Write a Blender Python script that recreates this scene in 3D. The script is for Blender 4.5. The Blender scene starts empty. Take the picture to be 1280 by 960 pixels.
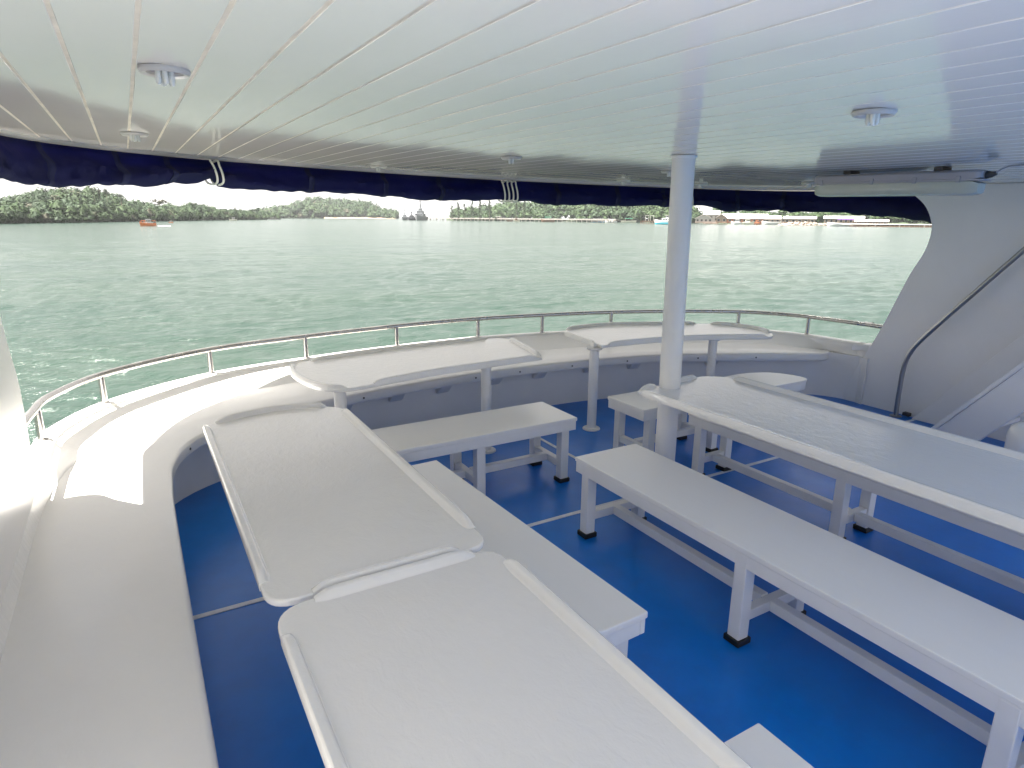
import bpy, bmesh, math, random
from math import sin, cos, tan, atan, atan2, radians, pi, sqrt
from mathutils import Vector, Matrix, noise as mnoise

S = bpy.context.scene
COL = S.collection

# ------------------------------------------------------------------ camera
FPX, CAMH = 797.0, 1.80                 # focal length in pixels of a 1280 px wide frame, eye height above deck
YAW, ROLL = radians(30.5), radians(0.42)
P_BOAT, P_WORLD = radians(15.0), radians(14.66)   # pitch against the deck / against the sea (the boat trims a little)

def cam_axes(pitch):
    fw = Vector((sin(YAW) * cos(pitch), cos(YAW) * cos(pitch), -sin(pitch)))
    rt = Vector((cos(YAW), -sin(YAW), 0))
    up = rt.cross(fw)
    r = rt * cos(ROLL) + up * sin(ROLL)
    u = -rt * sin(ROLL) + up * cos(ROLL)
    m = Matrix((r, u, -fw)).transposed().to_4x4()
    m.translation = Vector((0, 0, CAMH))
    return m

CW, CB = cam_axes(P_WORLD), cam_axes(P_BOAT)
TRIM = CW @ CB.inverted()               # places the (level) boat with its slight trim on the sea
cd = bpy.data.cameras.new('camera')
cam = bpy.data.objects.new('camera', cd)
COL.objects.link(cam)
cam.matrix_world = CW
cd.sensor_width = 36.0
cd.lens = 36.0 * FPX / 1280.0
cd.clip_start = 0.02
cd.clip_end = 30000
S.camera = cam

# ------------------------------------------------------------------ sky, sun, exposure
SUN_AZ = atan2(-0.91, 0.41)             # from +Y towards +X: the sun stands high over the port side
SUN_EL = radians(65)
W = bpy.data.worlds.new('World')
S.world = W
W.use_nodes = True
nt = W.node_tree
nt.nodes.clear()
wo = nt.nodes.new('ShaderNodeOutputWorld')
bg = nt.nodes.new('ShaderNodeBackground')
bg.inputs['Strength'].default_value = 0.050
sky = nt.nodes.new('ShaderNodeTexSky')
sky.sky_type = 'NISHITA'
sky.sun_disc = False
sky.sun_elevation = SUN_EL
sky.sun_rotation = SUN_AZ
sky.air_density = 1.0
sky.dust_density = 1.6
tc = nt.nodes.new('ShaderNodeTexCoord')
mp = nt.nodes.new('ShaderNodeMapping')
mp.inputs['Scale'].default_value = (1, 1, 2.6)
n1 = nt.nodes.new('ShaderNodeTexNoise')
n1.inputs['Scale'].default_value = 3.4
n1.inputs['Detail'].default_value = 8
n1.inputs['Roughness'].default_value = 0.58
rp = nt.nodes.new('ShaderNodeValToRGB')
rp.color_ramp.elements[0].position = 0.10
rp.color_ramp.elements[1].position = 0.46
mx = nt.nodes.new('ShaderNodeMix')
mx.data_type = 'RGBA'
mx.inputs['B'].default_value = (3.2, 3.1, 3.0, 1)
nt.links.new(tc.outputs['Generated'], mp.inputs['Vector'])
nt.links.new(mp.outputs['Vector'], n1.inputs['Vector'])
nt.links.new(n1.outputs['Fac'], rp.inputs['Fac'])
nt.links.new(rp.outputs['Color'], mx.inputs['Factor'])
nt.links.new(sky.outputs['Color'], mx.inputs['A'])
nt.links.new(mx.outputs['Result'], bg.inputs['Color'])
nt.links.new(bg.outputs['Background'], wo.inputs['Surface'])

sd = bpy.data.lights.new('sun', 'SUN')
sd.energy = 5.0
sd.angle = radians(0.53)
sd.color = (1.0, 0.95, 0.87)
sun = bpy.data.objects.new('sun', sd)
COL.objects.link(sun)
sdir = Vector((sin(SUN_AZ) * cos(SUN_EL), cos(SUN_AZ) * cos(SUN_EL), sin(SUN_EL)))
sun.rotation_euler = (-sdir).to_track_quat('-Z', 'Y').to_euler()
sun.location = sdir * 60

S.view_settings.view_transform = 'Standard'
S.view_settings.look = 'None'
S.view_settings.exposure = 2.9
S.view_settings.gamma = 1.0
S.view_settings.use_curve_mapping = False
S.render.engine = 'CYCLES'
S.cycles.max_bounces = 10
S.cycles.diffuse_bounces = 6
S.cycles.glossy_bounces = 4
S.cycles.use_denoising = True

# ------------------------------------------------------------------ materials
MAT = {}

class NB:
    """small node builder"""
    def __init__(self, name):
        m = bpy.data.materials.new(name)
        m.use_nodes = True
        self.m, self.t = m, m.node_tree
        self.b = self.t.nodes['Principled BSDF']
        self.tc = self.t.nodes.new('ShaderNodeTexCoord')
        MAT[name] = m

    def n(self, kind, **kw):
        nd = self.t.nodes.new(kind)
        for k, v in kw.items():
            setattr(nd, k, v)
        return nd

    def l(self, a, b):
        self.t.links.new(a, b)

    def noise(self, scale, detail=4, rough=0.5, stretch=(1, 1, 1), coord='Object', dist=0.0, rot=0.0):
        mpn = self.n('ShaderNodeMapping')
        mpn.inputs['Scale'].default_value = stretch
        mpn.inputs['Rotation'].default_value = (0, 0, rot)
        self.l(self.tc.outputs[coord], mpn.inputs['Vector'])
        nz = self.n('ShaderNodeTexNoise')
        nz.inputs['Scale'].default_value = scale
        nz.inputs['Detail'].default_value = detail
        nz.inputs['Roughness'].default_value = rough
        nz.inputs['Distortion'].default_value = dist
        self.l(mpn.outputs['Vector'], nz.inputs['Vector'])
        return nz.outputs['Fac']

    def ramp(self, fac, stops):
        r = self.n('ShaderNodeValToRGB')
        els = r.color_ramp.elements
        while len(els) < len(stops):
            els.new(0.5)
        for e, (p, c) in zip(els, stops):
            e.position = p
            e.color = c if len(c) == 4 else (*c, 1)
        self.l(fac, r.inputs['Fac'])
        return r.outputs['Color']

    def bump(self, height, strength, dist, prev=None):
        bp = self.n('ShaderNodeBump')
        bp.inputs['Strength'].default_value = strength
        bp.inputs['Distance'].default_value = dist
        self.l(height, bp.inputs['Height'])
        if prev is not None:
            self.l(prev, bp.inputs['Normal'])
        return bp.outputs['Normal']

def g(v):
    return (v, v, v)

def simple(name, col, rough=0.5, metal=0.0, vary=0.0, vscale=8.0, stretch=(1, 1, 1), bumps=(), coat=0.0, rvary=0.0, ior=1.45):
    q = NB(name)
    b = q.b
    b.inputs['Roughness'].default_value = rough
    b.inputs['Metallic'].default_value = metal
    b.inputs['IOR'].default_value = ior
    b.inputs['Coat Weight'].default_value = coat
    b.inputs['Coat Roughness'].default_value = 0.06
    if vary:
        f = q.noise(vscale, 5, 0.6, stretch)
        lo = tuple(c * (1 - vary) for c in col)
        hi = tuple(min(1, c * (1 + vary)) for c in col)
        q.l(q.ramp(f, [(0.3, lo), (0.7, hi)]), b.inputs['Base Color'])
    else:
        b.inputs['Base Color'].default_value = (*col, 1)
    if rvary:
        f = q.noise(vscale * 0.7, 4, 0.6, stretch)
        q.l(q.ramp(f, [(0.3, g(max(0.02, rough - rvary))), (0.7, g(rough + rvary))]), b.inputs['Roughness'])
    prev = None
    for (sc, st, di, strch) in bumps:
        prev = q.bump(q.noise(sc, 3, 0.55, strch), st, di, prev)
    if prev is not None:
        q.l(prev, b.inputs['Normal'])
    return q.m

# white moulded gelcoat of the tables: faintly mottled, orange-peel ripple, specks of dirt
def gelcoat(name, col, rough, ripple, fine, speck=True):
    q = NB(name)
    b = q.b
    f = q.noise(3.0, 6, 0.65)
    c = q.ramp(f, [(0.3, tuple(x * 0.965 for x in col)), (0.7, col)])
    if speck:
        v = q.n('ShaderNodeTexVoronoi')
        v.inputs['Scale'].default_value = 9.0
        q.l(q.tc.outputs['Object'], v.inputs['Vector'])
        msk = q.ramp(v.outputs['Distance'], [(0.018, g(1)), (0.03, g(0))])
        gate = q.ramp(q.noise(2.3, 2), [(0.50, g(0)), (0.56, g(0.6))])
        mm = q.n('ShaderNodeMath', operation='MULTIPLY')
        q.l(msk, mm.inputs[0])
        q.l(gate, mm.inputs[1])
        mix = q.n('ShaderNodeMix', data_type='RGBA')
        q.l(mm.outputs[0], mix.inputs['Factor'])
        q.l(c, mix.inputs['A'])
        mix.inputs['B'].default_value = (0.16, 0.13, 0.10, 1)
        c = mix.outputs['Result']
    q.l(c, b.inputs['Base Color'])
    q.l(q.ramp(q.noise(6.0, 5, 0.6), [(0.3, g(rough * 0.9)), (0.75, g(rough * 1.12))]), b.inputs['Roughness'])
    n = q.bump(q.noise(26, 3, 0.6, (1.0, 0.55, 1), dist=0.6), ripple, 0.004)
    if not speck:
        n = q.bump(q.noise(3.0, 4, 0.7, (1.0, 16, 1), rot=0.12), 0.5, 0.004, n)
    n = q.bump(q.noise(150, 3, 0.6), fine, 0.0012, n)
    q.l(n, b.inputs['Normal'])
    return q.m

WHITE = (0.80, 0.785, 0.76)
gelcoat('table_gelcoat', (0.785, 0.77, 0.74), 0.13, 0.55, 0.45)
gelcoat('hull_gelcoat', WHITE, 0.22, 0.12, 0.15, speck=False)
gelcoat('seat_gelcoat', WHITE, 0.24, 0.16, 0.2)
simple('bench_paint', (0.79, 0.775, 0.75), 0.28, vary=0.006, vscale=4, stretch=(9, 0.3, 9),
       bumps=((5, 0.006, 0.002, (9, 0.3, 9)), (120, 0.08, 0.001, (1, 1, 1))), rvary=0.006)
simple('white_paint', (0.79, 0.775, 0.755), 0.32, vary=0.03, vscale=5, bumps=((40, 0.08, 0.002, (1, 1, 1)),))
simple('panel_paint', (0.79, 0.77, 0.745), 0.30, vary=0.025, vscale=2.2, bumps=((30, 0.06, 0.002, (1, 1, 1)), (3, 0.06, 0.02, (1, 1, 1))), rvary=0.02)
simple('ceiling_gloss', (0.73, 0.695, 0.65), 0.085, vary=0.02, vscale=1.5,
       bumps=((4.5, 0.05, 0.012, (1.6, 0.35, 1)), (55, 0.02, 0.001, (1, 1, 1))), rvary=0.025, ior=1.5)
simple('groove_sealant', (0.60, 0.53, 0.45), 0.45, vary=0.2, vscale=7, stretch=(1, 1, 1))
simple('stainless', (0.50, 0.48, 0.46), 0.26, metal=1.0, bumps=((60, 0.05, 0.001, (1, 1, 0.1)),), rvary=0.06)
simple('dull_steel', (0.36, 0.36, 0.36), 0.34, metal=1.0, rvary=0.05)
simple('black_rubber', (0.012, 0.012, 0.013), 0.55, vary=0.2)
simple('dark_fitting', (0.05, 0.045, 0.045), 0.5)
simple('navy_canvas', (0.003, 0.0045, 0.045), 0.78, vary=0.35, vscale=5, bumps=((140, 0.25, 0.001, (1, 1, 1)), (9, 0.5, 0.02, (1, 1, 1))))
q_m = MAT['navy_canvas']
t_ = q_m.node_tree
tr_ = t_.nodes.new('ShaderNodeBsdfTranslucent')
tr_.inputs['Color'].default_value = (0.012, 0.018, 0.22, 1)
ms_ = t_.nodes.new('ShaderNodeMixShader')
ms_.inputs['Fac'].default_value = 0.35
t_.links.new(t_.nodes['Principled BSDF'].outputs['BSDF'], ms_.inputs[1])
t_.links.new(tr_.outputs['BSDF'], ms_.inputs[2])
t_.links.new(ms_.outputs['Shader'], t_.nodes['Material Output'].inputs['Surface'])
simple('navy_webbing', (0.006, 0.009, 0.055), 0.8, bumps=((220, 0.3, 0.001, (1, 1, 1)),))
simple('white_rope', (0.72, 0.71, 0.68), 0.8, bumps=((160, 0.5, 0.002, (1, 1, 1)),))
simple('lamp_trim', (0.50, 0.48, 0.46), 0.3)
simple('lamp_well', (0.20, 0.17, 0.20), 0.35)
simple('lamp_glass', (0.70, 0.70, 0.66), 0.2)
simple('fixture_grey', (0.42, 0.40, 0.43), 0.35, vary=0.05)
simple('fixture_diffuser', (0.50, 0.51, 0.44), 0.22, vary=0.04)
simple('label_green', (0.03, 0.16, 0.09), 0.5)

# blue deck paint: mottled, with worn lighter haze and rollered ripple
q = NB('deck_paint')
f = q.noise(2.6, 7, 0.68)
c1 = q.ramp(f, [(0.28, (0.0010, 0.135, 0.500)), (0.55, (0.0012, 0.165, 0.590)), (0.8, (0.003, 0.195, 0.650))])
f2 = q.noise(5, 8, 0.78, (1, 1, 1), dist=1.2)
mixd = q.n('ShaderNodeMix', data_type='RGBA')
q.l(q.ramp(f2, [(0.48, g(0)), (0.60, g(0.15)), (0.76, g(0.34))]), mixd.inputs['Factor'])
q.l(c1, mixd.inputs['A'])
mixd.inputs['B'].default_value = (0.03, 0.15, 0.45, 1)
q.l(mixd.outputs['Result'], q.b.inputs['Base Color'])
q.l(q.ramp(q.noise(3.5, 5, 0.65), [(0.3, g(0.30)), (0.72, g(0.42))]), q.b.inputs['Roughness'])
q.b.inputs['Specular IOR Level'].default_value = 0.45
n = q.bump(q.noise(34, 4, 0.6), 0.10, 0.003)
n = q.bump(q.noise(190, 3, 0.6), 0.30, 0.0012, n)
q.l(n, q.b.inputs['Normal'])
simple('deck_line_paint', (0.66, 0.68, 0.70), 0.4, vary=0.12, vscale=14)

# sea: green coastal water with wind chop
q = NB('sea_water')
b = q.b
f = q.noise(0.035, 4, 0.6, (1, 2.2, 1))
q.l(q.ramp(f, [(0.3, (0.013, 0.030, 0.024)), (0.7, (0.021, 0.038, 0.029))]), b.inputs['Base Color'])
b.inputs['Roughness'].default_value = 0.14
b.inputs['IOR'].default_value = 1.333
b.inputs['Specular IOR Level'].default_value = 0.40
n = q.bump(q.noise(0.16, 4, 0.6, (0.6, 1.5, 1), dist=0.4, rot=radians(-24)), 0.55, 1.2)
n = q.bump(q.noise(1.1, 5, 0.66, (0.7, 1.4, 1), dist=0.6, rot=radians(-32)), 0.75, 0.26, n)
n = q.bump(q.noise(4.5, 4, 0.65, (0.8, 1.2, 1), dist=0.6), 0.7, 0.05, n)
q.l(n, b.inputs['Normal'])

def leaf(name, lo, mid, hi, scale=0.07):
    q = NB(name)
    f = q.noise(scale, 4, 0.7)
    q.l(q.ramp(f, [(0.28, lo), (0.5, mid), (0.72, hi)]), q.b.inputs['Base Color'])
    q.b.inputs['Roughness'].default_value = 0.7
    q.b.inputs['Specular IOR Level'].default_value = 0.2

leaf('leaf_dark', (0.0093, 0.0233, 0.0089), (0.0146, 0.0341, 0.0119), (0.0232, 0.0482, 0.0156))
leaf('leaf_bright', (0.0124, 0.0289, 0.0081), (0.0198, 0.0413, 0.0105), (0.0297, 0.0537, 0.0136), 0.2)
leaf('leaf_pine', (0.0093, 0.0220, 0.0086), (0.0161, 0.0344, 0.0124), (0.0248, 0.0454, 0.0161), 0.25)
leaf('leaf_dry', (0.0360, 0.0360, 0.0216), (0.0468, 0.0464, 0.0274), (0.0576, 0.0560, 0.0360), 0.25)
simple('bark', (0.16, 0.13, 0.10), 0.85, vary=0.3, vscale=0.8)
simple('island_soil', (0.02, 0.034, 0.014), 0.9, vary=0.4, vscale=0.06)
simple('sand', (0.17, 0.13, 0.09), 0.9, vary=0.2, vscale=0.2)
simple('grey_rock', (0.30, 0.25, 0.21), 0.9, vary=0.35, vscale=0.5)
simple('navy_grey', (0.15, 0.16, 0.17), 0.5, vary=0.08, vscale=0.3)
simple('dark_grey', (0.045, 0.048, 0.055), 0.5)
simple('orange_paint', (0.60, 0.19, 0.075), 0.45, vary=0.08, vscale=0.8)
simple('boat_white', (0.60, 0.60, 0.60), 0.3)
simple('boat_blue', (0.02, 0.20, 0.42), 0.35)
simple('boat_cyan', (0.05, 0.42, 0.55), 0.35)
simple('boat_green', (0.12, 0.45, 0.30), 0.5)
simple('boat_purple', (0.25, 0.10, 0.45), 0.4)
simple('boat_cream', (0.62, 0.60, 0.50), 0.4)
simple('wood_brown', (0.17, 0.10, 0.065), 0.8, vary=0.3, vscale=0.6)
simple('wood_grey', (0.28, 0.24, 0.20), 0.85, vary=0.3, vscale=0.5)
simple('rust_wall', (0.36, 0.15, 0.085), 0.8, vary=0.35, vscale=0.5)
simple('roof_white', (0.50, 0.49, 0.48), 0.5, vary=0.06, vscale=0.4)
simple('roof_grey', (0.42, 0.38, 0.35), 0.6, vary=0.15, vscale=0.4)
simple('wall_white', (0.45, 0.44, 0.42), 0.6, vary=0.05, vscale=0.4)
simple('wall_brown', (0.26, 0.21, 0.16), 0.7, vary=0.2, vscale=0.4)
simple('window_dark', (0.03, 0.035, 0.04), 0.15)
simple('concrete', (0.24, 0.22, 0.20), 0.8, vary=0.15, vscale=0.5)
simple('foam_white', (0.8, 0.82, 0.82), 0.6)

# ------------------------------------------------------------------ helpers
BOAT = []

def tag(o, label=None, cat=None, group=None, kind=None):
    if label: o['label'] = label
    if cat: o['category'] = cat
    if group: o['group'] = group
    if kind: o['kind'] = kind
    return o

def empty(name, loc=(0, 0, 0), rz=0.0, boat=True):
    o = bpy.data.objects.new(name, None)
    o.empty_display_size = 0.2
    COL.objects.link(o)
    o.location = loc
    o.rotation_euler = (0, 0, rz)
    if boat: BOAT.append(o)
    return o

class MB:
    def __init__(self):
        self.bm = bmesh.new()

    def faces(self, vs, fs):
        v = [self.bm.verts.new(p) for p in vs]
        for f in fs:
            try:
                self.bm.faces.new([v[i] for i in f])
            except ValueError:
                pass
        return self

    def box(self, c, s, rz=0.0, tilt=None):
        hx, hy, hz = s[0] / 2, s[1] / 2, s[2] / 2
        m = Matrix.Rotation(rz, 3, 'Z')
        if tilt is not None: m = tilt
        vs = []
        for z in (-hz, hz):
            for (x, y) in ((-hx, -hy), (hx, -hy), (hx, hy), (-hx, hy)):
                vs.append(Vector(c) + m @ Vector((x, y, z)))
        return self.faces(vs, [(3, 2, 1, 0), (4, 5, 6, 7), (0, 1, 5, 4), (1, 2, 6, 5), (2, 3, 7, 6), (3, 0, 4, 7)])

    def prism(self, poly, z0, z1):
        n = len(poly)
        a = sum(poly[i][0] * poly[(i + 1) % n][1] - poly[(i + 1) % n][0] * poly[i][1] for i in range(n))
        if a < 0: poly = poly[::-1]
        f0 = (lambda p: z0(p)) if callable(z0) else (lambda p: z0)
        f1 = (lambda p: z1(p)) if callable(z1) else (lambda p: z1)
        vs = [(p[0], p[1], f0(p)) for p in poly] + [(p[0], p[1], f1(p)) for p in poly]
        fs = [tuple(range(n - 1, -1, -1)), tuple(range(n, 2 * n))]
        fs += [(i, (i + 1) % n, n + (i + 1) % n, n + i) for i in range(n)]
        return self.faces(vs, fs)

    def loft(self, rings, closed=True, cap=True):
        """rings: lists of points with the same count, joined one to the next"""
        k = len(rings[0])
        vs = [p for r in rings for p in r]
        fs = []
        for i in range(len(rings) - 1):
            for j in range(k if closed else k - 1):
                a, b2 = i * k + j, i * k + (j + 1) % k
                fs.append((a, b2, b2 + k, a + k))
        if cap and closed:
            fs.append(tuple(range(k - 1, -1, -1)))
            fs.append(tuple(range((len(rings) - 1) * k, len(rings) * k)))
        return self.faces(vs, fs)

    def tube(self, path, r, seg=12, cap=True):
        path = [Vector(p) for p in path]
        rings = []
        up = Vector((0, 0, 1))
        prev = None
        for i, p in enumerate(path):
            t = (path[min(i + 1, len(path) - 1)] - path[max(i - 1, 0)]).normalized()
            if prev is None:
                a = t.cross(up)
                if a.length < 0.2: a = t.cross(Vector((1, 0, 0)))
                a.normalize()
            else:
                a = (prev - t * prev.dot(t)).normalized()
            prev = a
            b2 = t.cross(a)
            rr = r(i / max(1, len(path) - 1)) if callable(r) else r
            rings.append([p + a * cos(2 * pi * j / seg) * rr + b2 * sin(2 * pi * j / seg) * rr for j in range(seg)])
        return self.loft(rings, True, cap)

    def sweep(self, path, prof, cap=True, closed_prof=True):
        """path in plan (x, y[, z]); prof(i, s) or list of (u outward-right, v up)"""
        P = [Vector((p[0], p[1], p[2] if len(p) > 2 else 0)) for p in path]
        rings = []
        for i, p in enumerate(P):
            t = P[min(i + 1, len(P) - 1)] - P[max(i - 1, 0)]
            t.z = 0
            t.normalize()
            nrm = Vector((t.y, -t.x, 0))
            k = 1.0
            if 0 < i < len(P) - 1:
                t1 = (P[i] - P[i - 1]); t1.z = 0; t1.normalize()
                k = 1 / max(0.5, t1.dot(t))
            pr = prof(i, i / (len(P) - 1)) if callable(prof) else prof
            rings.append([p + nrm * (u * k) + Vector((0, 0, v)) for (u, v) in pr])
        return self.loft(rings, closed_prof, cap)

    def lathe(self, prof, c=(0, 0, 0), seg=24):
        rings = [[Vector(c) + Vector((r * cos(2 * pi * j / seg), r * sin(2 * pi * j / seg), z)) for j in range(seg)] for (r, z) in prof]
        return self.loft(rings, True, True)

    def build(self, name, mat, parent=None, bevel=0.0, seg=2, sharp=38, kind=None, local=False, smooth=True, boat=True):
        bm = self.bm
        bmesh.ops.recalc_face_normals(bm, faces=bm.faces)
        if bevel:
            es = [e for e in bm.edges if len(e.link_faces) == 2 and e.calc_face_angle(0) > radians(30)]
            bmesh.ops.bevel(bm, geom=es, offset=bevel, segments=seg, profile=0.5, affect='EDGES', clamp_overlap=True)
        off = Vector((0, 0, 0))
        p = parent
        while p is not None and not local:
            off += p.location
            p = p.parent
        if off.length: bmesh.ops.translate(bm, verts=bm.verts, vec=-off)
        if smooth:
            for f in bm.faces: f.smooth = not (bevel and len(f.verts) >= 4 and max(abs(c) for c in f.normal) > .9995)
            for e in bm.edges:
                if len(e.link_faces) == 2 and e.calc_face_angle(0) > radians(sharp): e.smooth = False
        me = bpy.data.meshes.new(name)
        bm.to_mesh(me)
        bm.free()
        me.materials.append(MAT[mat])
        o = bpy.data.objects.new(name, me)
        COL.objects.link(o)
        if parent is not None: o.parent = parent
        elif boat: BOAT.append(o)
        if kind: o['kind'] = kind
        return o

def share(src, name, parent, loc=(0, 0, 0), rot=(0, 0, 0)):
    o = bpy.data.objects.new(name, src.data)
    COL.objects.link(o)
    o.parent = parent
    o.location = loc
    o.rotation_euler = rot
    return o

def copy_tree(o, parent=None):
    c = o.copy()
    COL.objects.link(c)
    c.parent = parent
    if parent is None and o in BOAT: BOAT.append(c)
    for ch in list(o.children):
        copy_tree(ch, c)
    return c

def smooth_path(pts, n=6, closed=False):
    """Catmull-Rom through the points"""
    P = [Vector(p) for p in pts]
    out = []
    m = len(P)
    rng = range(m) if closed else range(m - 1)
    for i in rng:
        p0 = P[(i - 1) % m] if closed else P[max(i - 1, 0)]
        p1, p2 = P[i], P[(i + 1) % m]
        p3 = P[(i + 2) % m] if closed else P[min(i + 2, m - 1)]
        for k in range(n):
            t = k / n
            out.append(0.5 * ((2 * p1) + (p2 - p0) * t + (2 * p0 - 5 * p1 + 4 * p2 - p3) * t * t + (3 * p1 - p0 - 3 * p2 + p3) * t ** 3))
    if not closed: out.append(P[-1])
    return [tuple(v) for v in out]

def resample(pts, step):
    P = [Vector(p) for p in pts]
    d = [0]
    for a, b2 in zip(P, P[1:]): d.append(d[-1] + (b2 - a).length)
    n = max(1, round(d[-1] / step))
    out, j = [], 0
    for k in range(n + 1):
        s = d[-1] * k / n
        while j < len(P) - 2 and d[j + 1] < s: j += 1
        t = (s - d[j]) / max(1e-9, d[j + 1] - d[j])
        out.append(tuple(P[j].lerp(P[j + 1], min(1, t))))
    return out

def offset(path, dist):
    P = [Vector((p[0], p[1])) for p in path]
    out = []
    for i, p in enumerate(P):
        t = (P[min(i + 1, len(P) - 1)] - P[max(i - 1, 0)]).normalized()
        out.append((p.x - t.y * dist, p.y + t.x * dist))      # to the left of travel
    return out

def round_poly(poly, r, n=6):
    """round the corners of a polygon; r a number or a list per corner"""
    out = []
    m = len(poly)
    for i in range(m):
        p = Vector(poly[i]); a = Vector(poly[i - 1]); b2 = Vector(poly[(i + 1) % m])
        rr = r[i] if isinstance(r, (list, tuple)) else r
        if rr <= 0:
            out.append(tuple(p)); continue
        u, v = (a - p), (b2 - p)
        k = min(rr, u.length * 0.49, v.length * 0.49)
        p0, p2 = p + u.normalized() * k, p + v.normalized() * k
        for j in range(n + 1):
            t = j / n
            out.append(tuple((1 - t) ** 2 * p0 + 2 * t * (1 - t) * p + t * t * p2))
    return out

# ------------------------------------------------------------------ boat outline curves (boat frame, metres)
AFT = -3.2
capO = smooth_path([(-.62, AFT), (-.62, 2.0), (-.62, 3.6), (-.60, 4.05), (-.54, 4.40), (-.25, 4.90), (.41, 5.38), (1.22, 5.59), (2.06, 5.71),
                    (2.93, 5.74), (3.66, 5.64), (4.41, 5.47), (5.1, 5.20), (5.74, 4.82), (6.02, 4.48), (6.15, 4.13), (6.20, 3.6), (6.21, 3.0), (6.21, AFT)], 6)
crease = smooth_path([(-.50, AFT), (-.50, 2.0), (-.50, 3.2), (-.47, 3.7), (-.40, 4.05), (-.25, 4.42), (.05, 4.80), (.5, 5.06), (1.2, 5.22), (2.1, 5.31), (3.0, 5.32),
                      (3.6, 5.27), (4.2, 5.16), (5.0, 4.90), (5.5, 4.62), (5.82, 4.33), (5.98, 4.05), (6.06, 3.75), (6.09, 3.4), (6.10, AFT)], 6)
seatF = smooth_path([(.03, AFT), (.03, 1.0), (.03, 3.0), (.04, 3.5), (.06, 3.76), (.14, 4.04), (.29, 4.24), (.70, 4.46), (.99, 4.55), (1.72, 4.70), (2.66, 4.79),
                     (3.67, 4.72), (4.41, 4.56), (4.93, 4.33), (5.41, 4.10), (5.66, 3.96), (5.86, 3.85), (6.00, 3.83), (6.09, 3.90)], 6)
wallF = smooth_path([(-.13, AFT), (-.13, 2.0), (-.13, 3.5), (-.08, 4.0), (.06, 4.30), (.34, 4.53), (.8, 4.70), (1.7, 4.86), (2.7, 4.93), (3.4, 4.91), (3.85, 4.86),
                     (4.5, 4.72), (5.1, 4.48), (5.56, 4.24), (5.86, 3.98), (6.00, 3.82), (6.065, 3.62), (6.09, 3.4), (6.095, 3.0), (6.095, AFT)], 6)
AFTR = -.7
roofE = smooth_path([(-.66, AFTR), (-.66, 1.0), (-.66, 3.9), (-.60, 4.45), (-.30, 5.02), (.35, 5.50), (1.2, 5.72), (2.06, 5.86), (2.93, 5.90), (3.66, 5.80),
                     (4.45, 5.62), (5.15, 5.35), (5.85, 4.95), (6.15, 4.60), (6.28, 4.20), (6.34, 3.6), (6.36, 2.0), (6.36, AFTR)], 6)
Z_SEAT, Z_CAP = 0.46, 0.58

def ceil_z(x, y):
    return 2.128 - 0.021 * (x - 2.85) + 0.008 * (y - 2.87)

# ------------------------------------------------------------------ deck floor
deck = MB().prism([(p[0], p[1]) for p in offset(wallF, 0.02)], -0.04, 0.0).build('deck_floor', 'deck_paint', kind='structure')
MB().prism([(-.12, 2.905), (6.05, 2.905), (6.05, 2.935), (-.12, 2.935)], 0.0005, 0.004).build('painted_line', 'deck_line_paint', deck)
MB().prism([(2.715, 2.94), (2.742, 2.94), (2.742, 4.91), (2.715, 4.91)], 0.0005, 0.004).build('painted_line', 'deck_line_paint', deck)
MB().prism([(2.715, 0.5), (2.742, 0.5), (2.742, 2.90), (2.715, 2.90)], 0.0005, 0.004).build('painted_line', 'deck_line_paint', deck)

# ------------------------------------------------------------------ bulwark with cap
bw = empty('bulwark', (2.85, 5.7, 0))
tag(bw, 'white moulded bulwark curving round the deck edge under the steel rail', 'bulwark')
def cap_prof(i, s):
    return [(-.0, Z_CAP - .06), (-.0, Z_CAP - .012), (.012, Z_CAP), (.085, Z_CAP), (.10, Z_CAP - .015), (.10, Z_CAP - .06)]
MB().sweep(resample(capO, .12), cap_prof).build('cap', 'hull_gelcoat', bw, sharp=60)
MB().sweep(resample(offset(capO, -.004), .12), [(0, -2.2), (0, Z_CAP - .058), (.05, Z_CAP - .058), (.05, -2.2)]).build('hull_side', 'hull_gelcoat', bw)
# sloped back face from the cap down to the seat
cI = resample(offset(capO, -.092), .1)
nC = len(cI)
cr = []
crr = resample(crease, .02)
for k in range(nC):
    p = Vector(cI[k])
    cr.append(min(crr, key=lambda w: (w[0] - p.x) ** 2 + (w[1] - p.y) ** 2))
rings = []
for a, b2 in zip(cI, cr):
    rings.append([(a[0], a[1], Z_CAP - .012), (a[0] * .8 + b2[0] * .2, a[1] * .8 + b2[1] * .2, Z_CAP - .045),
                  (a[0] * .25 + b2[0] * .75, a[1] * .25 + b2[1] * .75, Z_SEAT + .02), (b2[0], b2[1], Z_SEAT - .004)])
MB().loft(rings, closed=False).build('sloped_back', 'hull_gelcoat', bw, sharp=70)
# inner wall below and aft of the seat
MB().sweep(resample(wallF, .1), [(0, -.03), (0, Z_SEAT - .003), (-.03, Z_SEAT - .003), (-.03, -.03)]).build('inner_wall', 'panel_paint', bw)
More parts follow.
